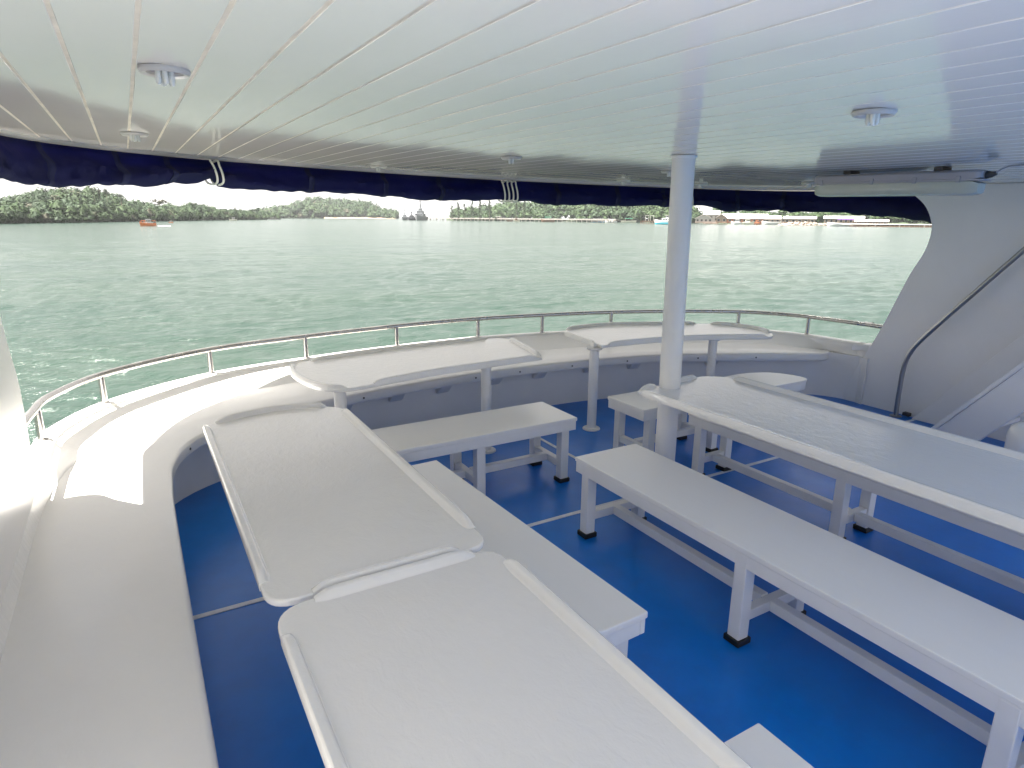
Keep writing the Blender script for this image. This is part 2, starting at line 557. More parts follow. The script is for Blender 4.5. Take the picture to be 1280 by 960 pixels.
# ------------------------------------------------------------------ built-in seat
st = empty('built_in_seat', (2.85, 4.9, 0))
tag(st, 'white built-in seat running along the curved bulwark with a rounded end', 'seat')
sf, cb = resample(seatF, .05), crease
def crease_at(p):
    return min(crr, key=lambda w: (w[0] - p[0]) ** 2 + (w[1] - p[1]) ** 2)
top = []
for p in sf:
    b2 = crease_at(p)
    a = Vector((p[0], p[1])); bb = Vector((b2[0], b2[1]))
    d = bb - a
    L = d.length
    dn = d.normalized() if L > 1e-6 else Vector((0, 1))
    e = min(.02, L * .3)
    top.append([(*(a + dn * .004), Z_SEAT - .07), (*(a + dn * .0), Z_SEAT - .022), (*(a + dn * e * .3), Z_SEAT - .006), (*(a + dn * e), Z_SEAT),
                (*(a + d * .5), Z_SEAT), (*(bb + dn * .02), Z_SEAT), (*(bb + dn * .02), Z_SEAT - .07)])
MB().loft(top, closed=True, cap=True).build('seat_top', 'seat_gelcoat', st, sharp=50)
lp = resample(offset(seatF, .012), .06)
MB().sweep(lp, [(-.004, Z_SEAT - .085), (.004, Z_SEAT - .066), (-.03, Z_SEAT - .066), (-.03, Z_SEAT - .085)]).build('under_lip', 'panel_paint', st)
for (x, y) in [(1.74, 4.73), (2.18, 4.79), (2.70, 4.83), (3.17, 4.82), (3.72, 4.76), (4.20, 4.67), (4.62, 4.53), (4.98, 4.38), (.86, 4.58), (1.30, 4.66)]:
    w = min(resample(wallF, .02), key=lambda q_: (q_[0] - x) ** 2 + (q_[1] - y) ** 2)
    a = atan2(w[1] - y, w[0] - x)
    c, s_ = cos(a), sin(a)
    m = MB()
    prof = [(.05, Z_SEAT - .07), (.05, Z_SEAT - .085), (.135, Z_SEAT - .165), (.17, Z_SEAT - .165), (.17, Z_SEAT - .07)]
    hw = .055
    vs = [(w[0] - c * (.17 - u) - s_ * k, w[1] - s_ * (.17 - u) + c * k, v) for k in (-hw, hw) for (u, v) in prof]
    m.faces(vs, [(0, 1, 2, 3, 4), (9, 8, 7, 6, 5)] + [(i, 5 + i, 5 + (i + 1) % 5, (i + 1) % 5) for i in range(5)])
    m.build('support_bracket', 'panel_paint', st, bevel=.008)
for (x, y) in [(1.40, 4.6), (2.43, 4.75), (2.90, 4.75), (4.02, 4.62), (5.26, 4.1), (.17, 4.10), (3.45, 4.74), (4.75, 4.4)]:
    w = min(sf, key=lambda q_: (q_[0] - x) ** 2 + (q_[1] - y) ** 2)
    b2 = crease_at(w)
    d = Vector((w[0] - b2[0], w[1] - b2[1], 0)).normalized()
    MB().tube([Vector((w[0], w[1], Z_SEAT - .045)) - d * .01, Vector((w[0], w[1], Z_SEAT - .045)) + d * .002], .008, 10).build('screw', 'dark_fitting', st)

# ------------------------------------------------------------------ stainless guard rail
gr = empty('guard_rail', (2.85, 5.7, Z_CAP))
tag(gr, 'brushed stainless guard rail on short posts along the bulwark cap', 'rail')
railp = resample(offset(capO, -.045), .08)
railp = [p for p in railp if not (p[0] < 0 and p[1] < 2.6) and not (p[0] > 5 and p[1] < 3.2)]
Z_RAIL = 0.765
MB().tube([(p[0], p[1], Z_RAIL) for p in railp], .021, 14).build('top_rail', 'stainless', gr)
for (x, y) in [(-.55, 4.17), (-.25, 4.83), (.43, 5.33), (1.23, 5.54), (2.06, 5.67), (2.93, 5.70), (3.66, 5.60), (4.41, 5.42), (5.10, 5.16), (5.72, 4.79), (6.10, 4.16), (-.575, 3.3)]:
    w = min(railp, key=lambda q_: (q_[0] - x) ** 2 + (q_[1] - y) ** 2)
    po = MB().tube([(w[0], w[1], Z_CAP - .004), (w[0], w[1], Z_RAIL - .006)], .0195, 14).build('post', 'stainless', gr)
    MB().lathe([(.030, Z_CAP), (.030, Z_CAP + .004), (.024, Z_CAP + .008)], (w[0], w[1], 0), 18).build('weld_collar', 'stainless', po)

# ------------------------------------------------------------------ ceiling of planks
cl = empty('ceiling', (2.85, 2.0, 2.12))
cl['kind'] = 'structure'
rE = resample(roofE, .06)
def roof_y(x):
    ys = []
    for a, b2 in zip(rE, rE[1:]):
        if b2[1] > 2 and (a[0] - x) * (b2[0] - x) <= 0 and abs(a[0] - b2[0]) > 1e-6:
            ys.append(a[1] + (b2[1] - a[1]) * (x - a[0]) / (b2[0] - a[0]))
    return max(ys) if ys else None
back_poly = [(p[0], p[1]) for p in offset(rE, -.03)]
MB().prism(back_poly, lambda p: ceil_z(*p) + .0014, lambda p: ceil_z(*p) + .05).build('backing_panel', 'groove_sealant', cl)
MB().prism([(p[0], p[1]) for p in offset(rE, .02)], lambda p: ceil_z(*p) + .055, lambda p: ceil_z(*p) + .13).build('roof_top', 'hull_gelcoat', cl)
SP, X0, GAP = 0.149, -0.078, 0.0095
k = -4
while X0 + k * SP < 6.4:
    xa, xb = X0 + k * SP + GAP / 2, X0 + (k + 1) * SP - GAP / 2
    k += 1
    if xb < -.63 or xa > 6.32: continue
    xa, xb = max(xa, -.625), min(xb, 6.33)
    ya = roof_y(xa); yb = roof_y(xb)
    if ya is None or yb is None: continue
    ya -= .045; yb -= .045
    m = MB()
    nseg = 1
    lo = [(xa, AFTR + .02), (xb, AFTR + .02), (xb, yb), (xa, ya)]
    m.prism(lo, lambda p: ceil_z(*p), lambda p: ceil_z(*p) + .011)
    m.build('ceiling_plank', 'ceiling_gloss', cl, bevel=.0016, seg=1)
def rim_prof(i, s):
    z = ceil_z(*rE[i][:2])
    return [(-.012, z - .022), (.030, z - .022), (.045, z - .008), (.045, z + .02), (.02, z + .06), (-.012, z + .06)]
MB().sweep(rE, rim_prof).build('roof_rim', 'ceiling_gloss', cl, sharp=50)

def fascia_prof(i, s):
    z = ceil_z(*rE[i][:2])
    return [(-.13, z - .115), (-.105, z - .115), (-.105, z + .06), (-.13, z + .06)]
MB().sweep(rE, fascia_prof).build('fascia_board', 'hull_gelcoat', cl, sharp=50)

# ------------------------------------------------------------------ rolled navy awning under the roof edge
aw = empty('rolled_awning', (2.85, 5.8, 1.95))
tag(aw, 'navy blue canvas side curtain rolled up and tied below the roof edge', 'awning')
cbz = [(-.66, 3.0, 1.96), (-.64, 3.9, 1.97)] + [(-0.558, 4.53, 1.975), (-0.503, 4.634, 1.953), (-0.444, 4.746, 1.935), (-0.344, 4.937, 1.934), (-0.247, 5.059, 1.945), (-0.174, 5.113, 1.958), (-0.13, 5.145, 1.965), (-0.074, 5.187, 1.955), (-0.004, 5.238, 1.967), (0.14, 5.345, 1.968), (0.325, 5.482, 1.992), (0.489, 5.536, 1.995), (0.612, 5.568, 2.034), (0.641, 5.575, 1.977), (0.931, 5.65, 1.968), (1.26, 5.73, 1.955), (1.685, 5.799, 1.952), (2.073, 5.861, 1.944), (2.559, 5.883, 1.909), (2.993, 5.891, 1.916), (3.247, 5.857, 1.935), (3.42, 5.833, 1.922), (3.946, 5.735, 1.88), (4.303, 5.653, 1.888), (4.818, 5.478, 1.889), (5.158, 5.345, 1.877), (5.461, 5.172, 1.894), (5.694, 5.039, 1.84), (5.875, 4.921, 1.839), (6.06, 4.705, 1.845), (6.183, 4.5, 1.835), (6.28, 4.197, 1.831), (6.305, 3.952, 1.82), (6.335, 3.645, 1.799), (6.34, 3.344, 1.758), (6.341, 3.144, 1.719)]
awp = [p for p in resample(offset(roofE, -.02), .022) if not (p[0] < 0 and p[1] < 3.0) and not (p[0] > 5 and p[1] < 3.0)]
dd = [0.0]
for a, b2 in zip(awp, awp[1:]): dd.append(dd[-1] + sqrt((a[0] - b2[0]) ** 2 + (a[1] - b2[1]) ** 2))
keyd = []
for (x, y, z) in cbz:
    i = min(range(len(awp)), key=lambda j: (awp[j][0] - x) ** 2 + (awp[j][1] - y) ** 2)
    keyd.append((dd[i], z))
keyd.sort()
def bottom(s):
    for (a, za), (b2, zb) in zip(keyd, keyd[1:]):
        if a <= s <= b2:
            t = (s - a) / max(1e-6, b2 - a)
            t = t * t * (3 - 2 * t)
            return za + (zb - za) * t
    return keyd[0][1] if s < keyd[0][0] else keyd[-1][1]
TOT = dd[-1]
def near_i(x, y): return min(range(len(awp)), key=lambda j: (awp[j][0] - x) ** 2 + (awp[j][1] - y) ** 2)
def aw_prof(i, s):
    x, y = awp[i][:2]
    zt = ceil_z(x, y) - .024
    zb = bottom(dd[i])
    out = []
    h = zt - zb
    N = 22
    for k in range(N):
        a = 2 * pi * k / N
        # upper flat flap, lower fat roll
        v = .5 - .5 * cos(a)                    # 0 top .. 1 bottom
        w = .018 + .075 / (1 + math.exp(-14 * (v - .42 + .10 * mnoise.noise(Vector((dd[i] * 1.7, 0, 9.1)))))) * (1.0 if v < .93 else .85)
        nz = mnoise.noise(Vector((dd[i] * 3.1, a * .9, 1.7))) * .034 + mnoise.noise(Vector((dd[i] * 9.0 + v * 7, v * 5.0, 4.2))) * .030
        fold = .022 * sin(9 * v + 2.2 * sin(dd[i] * 2.6))
        rr = w + (nz + fold) * min(1, 2 * v)
        out.append((sin(a) * rr, zt - h * v + nz * .5 * (v > .3)))
    return out
# cloth in lengths between the ties
cuts = [0, near_i(.62, 5.57), near_i(3.36, 5.84), near_i(5.33, 5.25), len(awp) - 1]
for a, b2 in zip(cuts, cuts[1:]):
    seg_i = list(range(a, b2 + 1))
    base = seg_i[0]
    mm = MB()
    mm.sweep([awp[i] for i in seg_i], lambda i, s, base=base: aw_prof(base + i, s))
    mm.build('canvas_roll', 'navy_canvas', aw, sharp=85)
for (x, y) in [(-.40, 4.85), (-.02, 5.24), (.30, 5.45), (1.35, 5.74), (2.06, 5.86), (2.62, 5.88), (3.9, 5.74), (4.55, 5.58), (5.05, 5.38), (5.75, 5.0), (6.1, 4.65)]:
    i = near_i(x, y)
    i0, i1 = max(0, i - 1), min(len(awp) - 1, i + 1)
    mm = MB()
    mm.sweep([awp[j] for j in range(i0, i1 + 1)], lambda j, s, i0=i0: [(u * 1.10, (v - bottom(dd[i0 + j])) * 1.02 + bottom(dd[i0 + j]) - .004) for (u, v) in aw_prof(i0 + j, s)])
    mm.build('strap', 'navy_webbing', aw, sharp=85)

# white cord ties hanging round the roll
def cord(name, label, pts, r=.008):
    mm = MB().tube(smooth_path(pts, 8), r, 8)
    o = mm.build(name, 'white_rope', None)
    tag(o, label, 'rope', 'white cords tying the awning')
    return o
def tie(x, y, loops, label):
    i = near_i(x, y)
    p = Vector(awp[i][:2]); t = (Vector(awp[i + 1][:2]) - Vector(awp[i - 1][:2])).normalized()
    inn = Vector((t.y, -t.x))                 # towards the deck
    zt, zb = ceil_z(*p) - .03, bottom(dd[i])
    pts = []
    for j in range(loops):
        s0 = (j - loops / 2) * .045
        c0 = p + t * s0
        for (u, v) in ((.06, 1.0), (.10, .75), (.125, .35), (.10, .02), (.0, -.06), (-.10, .1), (-.11, .6)):
            c = c0 + inn * u + t * (.02 * (1 - v))
            pts.append((c.x, c.y, zb + (zt - zb) * v))
    return cord('cord_tie', label, pts)
tie(.62, 5.57, 2, 'white cord looped twice round the navy roll at the left gap')
tie(3.36, 5.84, 4, 'white cord coiled several turns round the navy roll near mid deck')
tie(5.33, 5.25, 1, 'short white cord end on the navy roll right behind the pole')

# ------------------------------------------------------------------ side panels (arch plates)
def side_panel(name, label, x0, x1, edge, aft):
    e = smooth_path(edge, 5)
    poly = [(y, z) for (y, z) in e] + [(aft, e[-1][1]), (aft, e[0][1])]
    m = MB()
    n = len(poly)
    vs = [(x0, y, z) for (y, z) in poly] + [(x1, y, z) for (y, z) in poly]
    m.faces(vs, [tuple(range(n)), tuple(range(2 * n - 1, n - 1, -1))] + [(i, n + i, n + (i + 1) % n, (i + 1) % n) for i in range(n)])
    o = m.build(name, 'panel_paint', None, bevel=.018, seg=3, sharp=40)
    return tag(o, label, 'side panel')
edgeR = [(3.46, 2.055), (3.36, 2.03), (3.27, 1.972), (3.17, 1.885), (3.105, 1.77), (3.085, 1.66), (3.115, 1.49), (3.215, 1.26), (3.38, .78), (3.53, .42), (3.70, 0.0)]
side_panel('side_panel', 'white starboard side panel with a curved leading edge beside the handrail', 6.055, 6.155, edgeR, .9)
edgeL = [(3.60, 2.205), (3.50, 2.15), (3.45, 2.0), (3.42, 1.8), (3.43, 1.6), (3.47, 1.4), (3.53, 1.2), (3.60, 1.03), (3.58, .76), (3.50, .62), (3.42, .47), (3.25, .36)]
side_panel('side_panel', 'white port side panel at the left edge, standing on the seat', -.62, -.52, edgeL, 1.3)

# ------------------------------------------------------------------ support pole
po = MB().tube([(2.85, 2.86, .002), (2.847, 2.86, .74), (2.825, 2.86, 2.127)], .066, 40).build('support_pole', 'white_paint')
tag(po, 'thick round white pole rising through the long right table to the ceiling', 'pole')
MB().lathe([(.10, .001), (.10, .012), (.094, .018), (.069, .02)], (2.85, 2.86, 0), 36).build('base_flange', 'white_paint', po)
MB().lathe([(.068, 2.112), (.074, 2.116), (.076, 2.126)], (2.825, 2.86, 0), 36).build('top_collar', 'white_paint', po)

# ------------------------------------------------------------------ tables
ZT = 0.742
def lip_sweep(path, h=.025, w=.030):
    path = resample(path, .03)
    n = len(path)
    d = [0.0]
    for a, b2 in zip(path, path[1:]): d.append(d[-1] + sqrt((a[0] - b2[0]) ** 2 + (a[1] - b2[1]) ** 2))
    L = d[-1]
    def prof(i, s):
        e = min(d[i], L - d[i])
        f = min(1.0, .06 + .94 * min(1, e / .04))
        f = f ** .7
        H = h * f
        ww = w * (.75 + .25 * f)
        z0 = ZT - .0235
        return [(-.0015, z0), (-.0015, ZT + H * .62), (.0012, ZT + H * .88), (.005, ZT + H), (ww * .62, ZT + H), (ww * .80, ZT + H * .86), (ww * 1.02, ZT + H * .30), (ww * 1.12, ZT + H * .08), (ww * 1.3, ZT - .002), (ww * 1.3, z0 + .004)]
    return MB().sweep(path, prof)

def table(label, poly, radii, lips, legs, hole=None, group='white moulded tables with raised lips'):
    cx = sum(p[0] for p in poly) / len(poly); cy = sum(p[1] for p in poly) / len(poly)
    t = empty('table', (cx, cy, 0))
    tag(t, label, 'table', group)
    rp_ = round_poly(poly, radii, 8)
    MB().prism(rp_, ZT - .024, ZT).build('tabletop', 'table_gelcoat', t, bevel=.006, seg=2, sharp=50)
    for L in lips:
        lip_sweep(L).build('raised_lip', 'table_gelcoat', t, sharp=34)
    for (x, y) in legs:
        lg = MB().lathe([(.039, .012), (.039, ZT - .03)], (x, y, 0), 28).build('pedestal', 'white_paint', t)
        MB().lathe([(.075, .001), (.075, .010), (.068, .016), (.041, .017)], (x, y, 0), 32).build('floor_flange', 'white_paint', lg)
        MB().lathe([(.060, ZT - .038), (.070, ZT - .028), (.070, ZT - .0245)], (x, y, 0), 28).build('top_flange', 'white_paint', lg)
    return t

# lips run so that the deck of the table is on the right-hand side of the path
table('near port table in front of the camera, closest to the lens',
      [(.21, 1.655), (.91, 1.655), (.92, -.30), (.21, -.30)], [.11, .10, .08, .08],
      [[(.21, -.2), (.21, 1.52)], [(.325, 1.655), (.83, 1.655)], [(.913, 1.555), (.92, -.2)]],
      [(.56, 1.15), (.56, .15)])
table('long port table with a curved far end between bench and built-in seat',
      [(.205, 3.43), (.30, 3.50), (.56, 3.565), (.80, 3.53), (.915, 3.42), (.915, 1.675), (.205, 1.675)], [.03, .08, .1, .08, .04, .09, .09],
      [[(.205, 1.80), (.205, 3.42)], [(.265, 3.475), (.38, 3.53), (.56, 3.567), (.70, 3.553), (.845, 3.50)],
       [(.915, 3.36), (.915, 1.80)], [(.80, 1.675), (.33, 1.675)]],
      [(.56, 3.10), (.56, 2.15)])
tc_poly = smooth_path([(2.61, 3.98), (2.20, 3.955), (1.68, 3.92), (1.20, 3.82), (1.04, 3.81), (.94, 3.88), (.87, 4.05), (.84, 4.30), (.86, 4.50), (.96, 4.66), (1.10, 4.70),
                       (1.38, 4.76), (1.78, 4.81), (2.20, 4.83), (2.58, 4.83), (2.70, 4.80)], 4) + [(2.755, 4.70)]
table('curved left forward table with a rounded end over the bow seat', tc_poly, 0.0,
      [smooth_path([(1.05, 3.812), (.94, 3.88), (.87, 4.05), (.84, 4.30), (.855, 4.50), (.90, 4.60)], 4),
       smooth_path([(1.04, 4.69), (1.38, 4.76), (1.78, 4.81), (2.20, 4.83), (2.58, 4.833)], 4),
       [(2.752, 4.68), (2.625, 4.02)],
       smooth_path([(2.56, 3.978), (2.20, 3.955), (1.68, 3.92), (1.24, 3.83)], 4)],
      [(1.04, 3.93), (2.21, 4.14)])
td_poly = [(3.345, 4.74)] + smooth_path([(3.45, 4.87), (3.56, 4.90), (3.94, 4.90), (4.50, 4.68), (4.98, 4.43), (5.10, 4.20), (5.11, 3.98), (5.05, 3.83), (4.96, 3.74), (4.83, 3.71), (4.45, 3.90), (4.08, 4.03), (3.66, 4.09), (3.28, 4.11)], 4)
table('curved right forward table behind the thick white pole', td_poly, 0.0,
      [[(3.25, 4.17), (3.342, 4.72)],
       smooth_path([(3.47, 4.885), (3.56, 4.90), (3.94, 4.90), (4.50, 4.68), (4.80, 4.53)], 4),
       smooth_path([(4.93, 4.46), (5.06, 4.31), (5.11, 4.10), (5.11, 3.98), (5.05, 3.83)], 4),
       smooth_path([(4.85, 3.71), (4.45, 3.90), (4.08, 4.03), (3.66, 4.09), (3.36, 4.105)], 4)],
      [(3.25, 4.16), (4.46, 3.98)])
te = table('long starboard table pierced by the thick white pole at its end',
      [(2.60, 2.90), (3.24, 2.965), (3.38, 2.86), (3.38, -.6), (2.60, -.6)], [.05, .06, .05, .08, .08],
      [[(2.60, -.5), (2.60, 2.85)], [(2.64, 2.905), (2.775, 2.918)], [(2.925, 2.934), (3.17, 2.96)], [(3.38, 2.80), (3.38, -.5)]],
      [(2.99, -.25)])

# ------------------------------------------------------------------ benches
ZB = 0.462
def bench(label, loc, rz, w, y0, y1, legs, poly=None, group='white painted wooden benches'):
    """local frame: x across, y along, y1 far end"""
    t = empty('bench', loc, rz)
    tag(t, label, 'bench', group)
    hw = w / 2
    P = poly or [(-hw, y0), (hw, y0), (hw, y1), (-hw, y1)]
    MB().prism(P, ZB - .026, ZB).build('seat', 'bench_paint', t, bevel=.005, seg=2, local=True)
    if poly:
        ins = poly_inset(poly, .006)
        MB().prism(ins, ZB - .088, ZB - .0265).build('apron', 'white_paint', t, bevel=.003, local=True)
    else:
        for (cx, cy, sx, sy) in ((-hw + .016, (y0 + y1) / 2, .022, y1 - y0 - .012), (hw - .016, (y0 + y1) / 2, .022, y1 - y0 - .012),
                                 (0, y0 + .017, w - .055, .022), (0, y1 - .017, w - .055, .022)):
            MB().box((cx, cy, ZB - .0575), (sx, sy, .061)).build('apron', 'white_paint', t, bevel=.003, local=True)
    xl = legs['x']
    first = None
    for i, y in enumerate(legs['y']):
        for x in xl:
            if first is None:
                lg = MB().box((0, 0, (ZB - .03) / 2 + .012), (.062, .062, ZB - .03 - .024)).build('leg', 'white_paint', t, bevel=.005, local=True)
                ft = MB().prism([(-.041, -.041), (.041, -.041), (.041, .041), (-.041, .041)], .001, .03).build('rubber_foot', 'black_rubber', lg, bevel=.004, local=True)
                lg.location = (x, y, 0)
                first = (lg, ft)
            else:
                lg = share(first[0], 'leg', t, (x, y, 0))
                share(first[1], 'rubber_foot', lg)
        MB().box((sum(xl) / 2, y, .128), (abs(xl[1] - xl[0]) - .064, .045, .05)).build('cross_bar', 'white_paint', t, bevel=.004, local=True)
    ys = sorted(legs['y'])
    for a, b2 in zip(ys, ys[1:]):
        MB().box((sum(xl) / 2, (a + b2) / 2, .131), (.046, b2 - a - .047, .052)).build('stretcher', 'white_paint', t, bevel=.004, local=True)
    return t

def poly_inset(poly, d):
    n = len(poly)
    a = sum(poly[i][0] * poly[(i + 1) % n][1] - poly[(i + 1) % n][0] * poly[i][1] for i in range(n))
    P = [Vector(p) for p in (poly if a > 0 else poly[::-1])]
    out = []
    for i in range(n):
        e1 = (P[i] - P[i - 1]).normalized(); e2 = (P[(i + 1) % n] - P[i]).normalized()
        n1 = Vector((-e1.y, e1.x)); n2 = Vector((-e2.y, e2.x))
        m = (n1 + n2).normalized()
        out.append(tuple(P[i] + m * d / max(.4, m.dot(n1))))
    return out

bench('long middle bench standing alone in the aisle on black feet', (2.265, 2.0, 0), 0, .45, -2.6, .75,
      {'x': (-.19, .19), 'y': [.655, -.43, -1.40, -2.45]})
bench('long bench tucked under the right edge of the long starboard table', (3.41, 2.0, 0), 0, .34, -2.6, 1.06,
      {'x': (-.135, .135), 'y': [.96, -.10, -1.10, -2.4]})
bench('short bench along the right side of the long port table', (1.15, 2.25, 0), radians(2.3), .435, -.83, .835,
      {'x': (-.18, .18), 'y': [.73, -.72]})
bench('bench at the bottom edge beside the near table, only its corner showing', (1.105, -.1, 0), 0, .43, -1.0, 1.0,
      {'x': (-.18, .18), 'y': [.9, -.9]})
# the two forward benches lie across the boat: built lengthwise, turned a quarter
pc = [(-.215, -.02)]
benchC = bench('forward bench across the deck under the curved left table', (1.62, 3.55, 0), -pi / 2, .44, -.86, .86,
      {'x': (-.175, .175), 'y': [.775, .13, -.70]})
pd = [(.205, -.86), (-.205, -.86)] + smooth_path([(-.20, .55), (-.185, .70), (-.12, .86), (.0, .95), (.12, .985), (.20, .96), (.225, .86)], 4) + [(.215, .2)]
bench('forward bench across the deck with a rounded tapering right end', (3.85, 3.44, 0), -pi / 2, .42, -.86, .9,
      {'x': (-.165, .165), 'y': [-.76, -.10, .55]}, poly=pd)

# ------------------------------------------------------------------ ceiling lamps
def downlight(x, y, label, r=.066):
    z = ceil_z(x, y)
    t = empty('ceiling_lamp', (x, y, z))
    tag(t, label, 'lamp', 'round lamps set into the planked ceiling')
    MB().lathe([(r, -.001), (r, -.008), (r * .9, -.016), (r * .72, -.012), (r * .66, -.003)], (x, y, z), 32).build('trim_ring', 'lamp_trim', t)
    MB().lathe([(r * .655, -.0015), (r * .655, -.006), (r * .5, -.0062), (.002, -.0062)], (x, y, z), 28).build('reflector', 'lamp_well', t)
    for (dx, dy) in ((-.018, -.010), (.0, -.013), (.016, .008), (-.005, .013)):
        MB().tube([(x + dx, y + dy, z - .004), (x + dx, y + dy, z - .036), (x + dx, y + dy, z - .044)], lambda s: .008 if s < .9 else .004, 10).build('bulb_tube', 'lamp_glass', t)
    return t
for (x, y, lb) in [(.144, 2.15, 'round recessed lamp at the upper left of the ceiling'),
                   (2.15, 1.335, 'round recessed lamp above the long middle bench'),
                   (.097, 4.11, 'small far lamp at the left roof corner'),
                   (1.86, 5.36, 'small far lamp over the curved left table'),
                   (2.182, 3.735, 'small lamp ahead of the pole, left of it'),
                   (4.22, 5.06, 'small far lamp over the curved right table'),
                   (3.60, 3.78, 'small lamp seen touching the left side of the pole top'),
                   (5.30, 3.80, 'small lamp by the left end of the tube light'),
                   (4.98, 4.78, 'small far lamp right of the pole near the roof edge')]:
    downlight(x, y, lb)

# ------------------------------------------------------------------ fluorescent tube fixture
A0, A1 = Vector((4.35, 2.80)), Vector((4.365, 2.22))
ax = (A1 - A0).normalized()
ctr = (A0 + A1) / 2 + ax * .0
zc = ceil_z(*ctr)
fx = empty('tube_light', (ctr.x, ctr.y, zc))
tag(fx, 'grey tube light with a clear cover fixed below the ceiling', 'lamp')
side = Vector((ax.y, -ax.x))
def fx_loft(prof, half, taper=.03):
    rings = []
    for (s, f) in ((-half, .72), (-half + taper * .5, .94), (-half + taper, 1), (half - taper, 1), (half - taper * .5, .94), (half, .72)):
        c = ctr + ax * s
        zz = ceil_z(*c)
        zmid = sum(v for u, v in prof) / len(prof)
        rings.append([(c.x + side.x * u * f, c.y + side.y * u * f, zz + zmid + (v - zmid) * (f if f < 1 else 1)) for (u, v) in prof])
    return MB().loft(rings)
HL = .53
fx_loft([(-.045, -.022), (.045, -.022), (.066, -.036), (.070, -.075), (-.070, -.075), (-.066, -.036)], HL).build('housing', 'fixture_grey', fx, sharp=30)
fx_loft([(-.073, -.076), (.073, -.076), (.073, -.086), (-.073, -.086)], HL + .012).build('gasket_rim', 'fixture_grey', fx, sharp=30)
fx_loft([(-.066, -.087), (.066, -.087), (.066, -.130), (.054, -.158), (.024, -.168), (-.024, -.168), (-.054, -.158), (-.066, -.130)], HL - .01, .05).build('diffuser', 'fixture_diffuser', fx, sharp=35)
for s in (-.29, .29):
    c = ctr + ax * s
    br = MB().box((c.x, c.y, ceil_z(*c) - .011), (.05, .11, .02), atan2(side.y, side.x) - pi / 2).build('bracket', 'dark_fitting', fx)
for s in (-.46, -.10, .17, .42):
    for u in (-.074, .074):
        c = ctr + ax * s + side * u
        MB().box((c.x, c.y, ceil_z(*c) - .078), (.022, .008, .036), atan2(ax.y, ax.x)).build('clip', 'fixture_grey', fx, bevel=.002)
c = ctr + ax * (HL + .005)
MB().tube([(c.x, c.y, ceil_z(*c) - .052), (c.x + ax.x * .03, c.y + ax.y * .03, ceil_z(*c) - .052), (c.x + ax.x * .05, c.y + ax.y * .05, ceil_z(*c) - .045)], lambda s: .022 - .01 * s, 12).build('cable_gland', 'dark_fitting', fx)
c = ctr - ax * (HL - .10) + side * .067
c = ctr + ax * (HL - .09) - side * .0665
MB().box((c.x, c.y, ceil_z(*c) - .107), (.028, .004, .028), atan2(ax.y, ax.x)).build('sticker', 'label_green', fx)
c2 = ctr + ax * (HL + .05)
cb_pts = [(c2.x, c2.y, ceil_z(*c2) - .045), (c2.x + ax.x * .05, c2.y + ax.y * .05, ceil_z(*c2) - .015)]
for s in (.15, .6, 1.2, 2.0, 3.2, 4.2):
    q_ = c2 + ax * s * 1.0
    cb_pts.append((q_.x, q_.y, ceil_z(*q_) - .007))
tag(MB().tube(smooth_path(cb_pts, 5), .006, 8).build('power_cable', 'fixture_grey'), 'thin grey power cable running aft along the ceiling from the tube light', 'cable')

# ------------------------------------------------------------------ stair handrail, stairs, moulded drum
hr = empty('stair_handrail', (5.95, 3.06, 0))
tag(hr, 'bent dark steel handrail rising beside the starboard panel', 'handrail')
HX = 5.95
hp = [(HX, 3.065, .004), (HX, 3.07, .30), (HX, 3.065, .47), (HX, 3.035, .60), (HX, 2.97, .72), (HX, 2.80, .95), (HX, 2.42, 1.44), (HX, 2.0, 1.98)]
hpp = [hp[0], (HX, 3.07, .2)] + smooth_path(hp[1:], 6)[3:]
MB().tube(hpp, .020, 16).build('rail_tube', 'dull_steel', hr)
MB().lathe([(.05, .001), (.05, .008), (.022, .012)], (HX, 3.065, 0), 24).build('base_flange', 'dull_steel', hr)
MB().box((HX + .06, 3.0, .03), (.05, .06, .03)).build('foot_plate', 'dark_fitting', hr, bevel=.004)

sc_ = empty('staircase', (5.8, 2.3, 0))
tag(sc_, 'white steep staircase climbing aft along the starboard panel', 'stairs')
def stringer(x0, x1, name, mat, lo, hi):
    # sloped board between two parallel lines y = y0 - z/1.27
    pts = [(2.62 + lo, 0.0), (2.62 + hi, 0.0), (2.62 + hi - 2.0 / 1.27, 2.0), (2.62 + lo - 2.0 / 1.27, 2.0)]
    m = MB()
    vs = [(x0, y, z) for (y, z) in pts] + [(x1, y, z) for (y, z) in pts]
    m.faces(vs, [(0, 1, 2, 3), (7, 6, 5, 4)] + [(i, 4 + i, 4 + (i + 1) % 4, (i + 1) % 4) for i in range(4)])
    return m.build(name, mat, sc_, bevel=.006)
stringer(6.0, 6.05, 'stringer', 'panel_paint', -.15, .33)
stringer(5.50, 5.55, 'stringer', 'panel_paint', -.34, -.03)
stringer(5.485, 5.565, 'stringer_cap', 'white_paint', -.028, .012)
for i in range(8):
    z = .22 + i * .22
    MB().box((5.797, 2.42 - z / 1.27, z), (.49, .20, .035)).build('tread', 'white_paint', sc_, bevel=.005)

dr = MB().lathe([(.15, .002), (.165, .02), (.172, .25), (.172, .44), (.160, .485), (.125, .512), (.06, .522), (.005, .523)], (4.86, 1.60, 0), 40).build('drum_stool', 'hull_gelcoat')
tag(dr, 'white moulded drum stool with a rounded top beyond the long starboard table', 'stool')

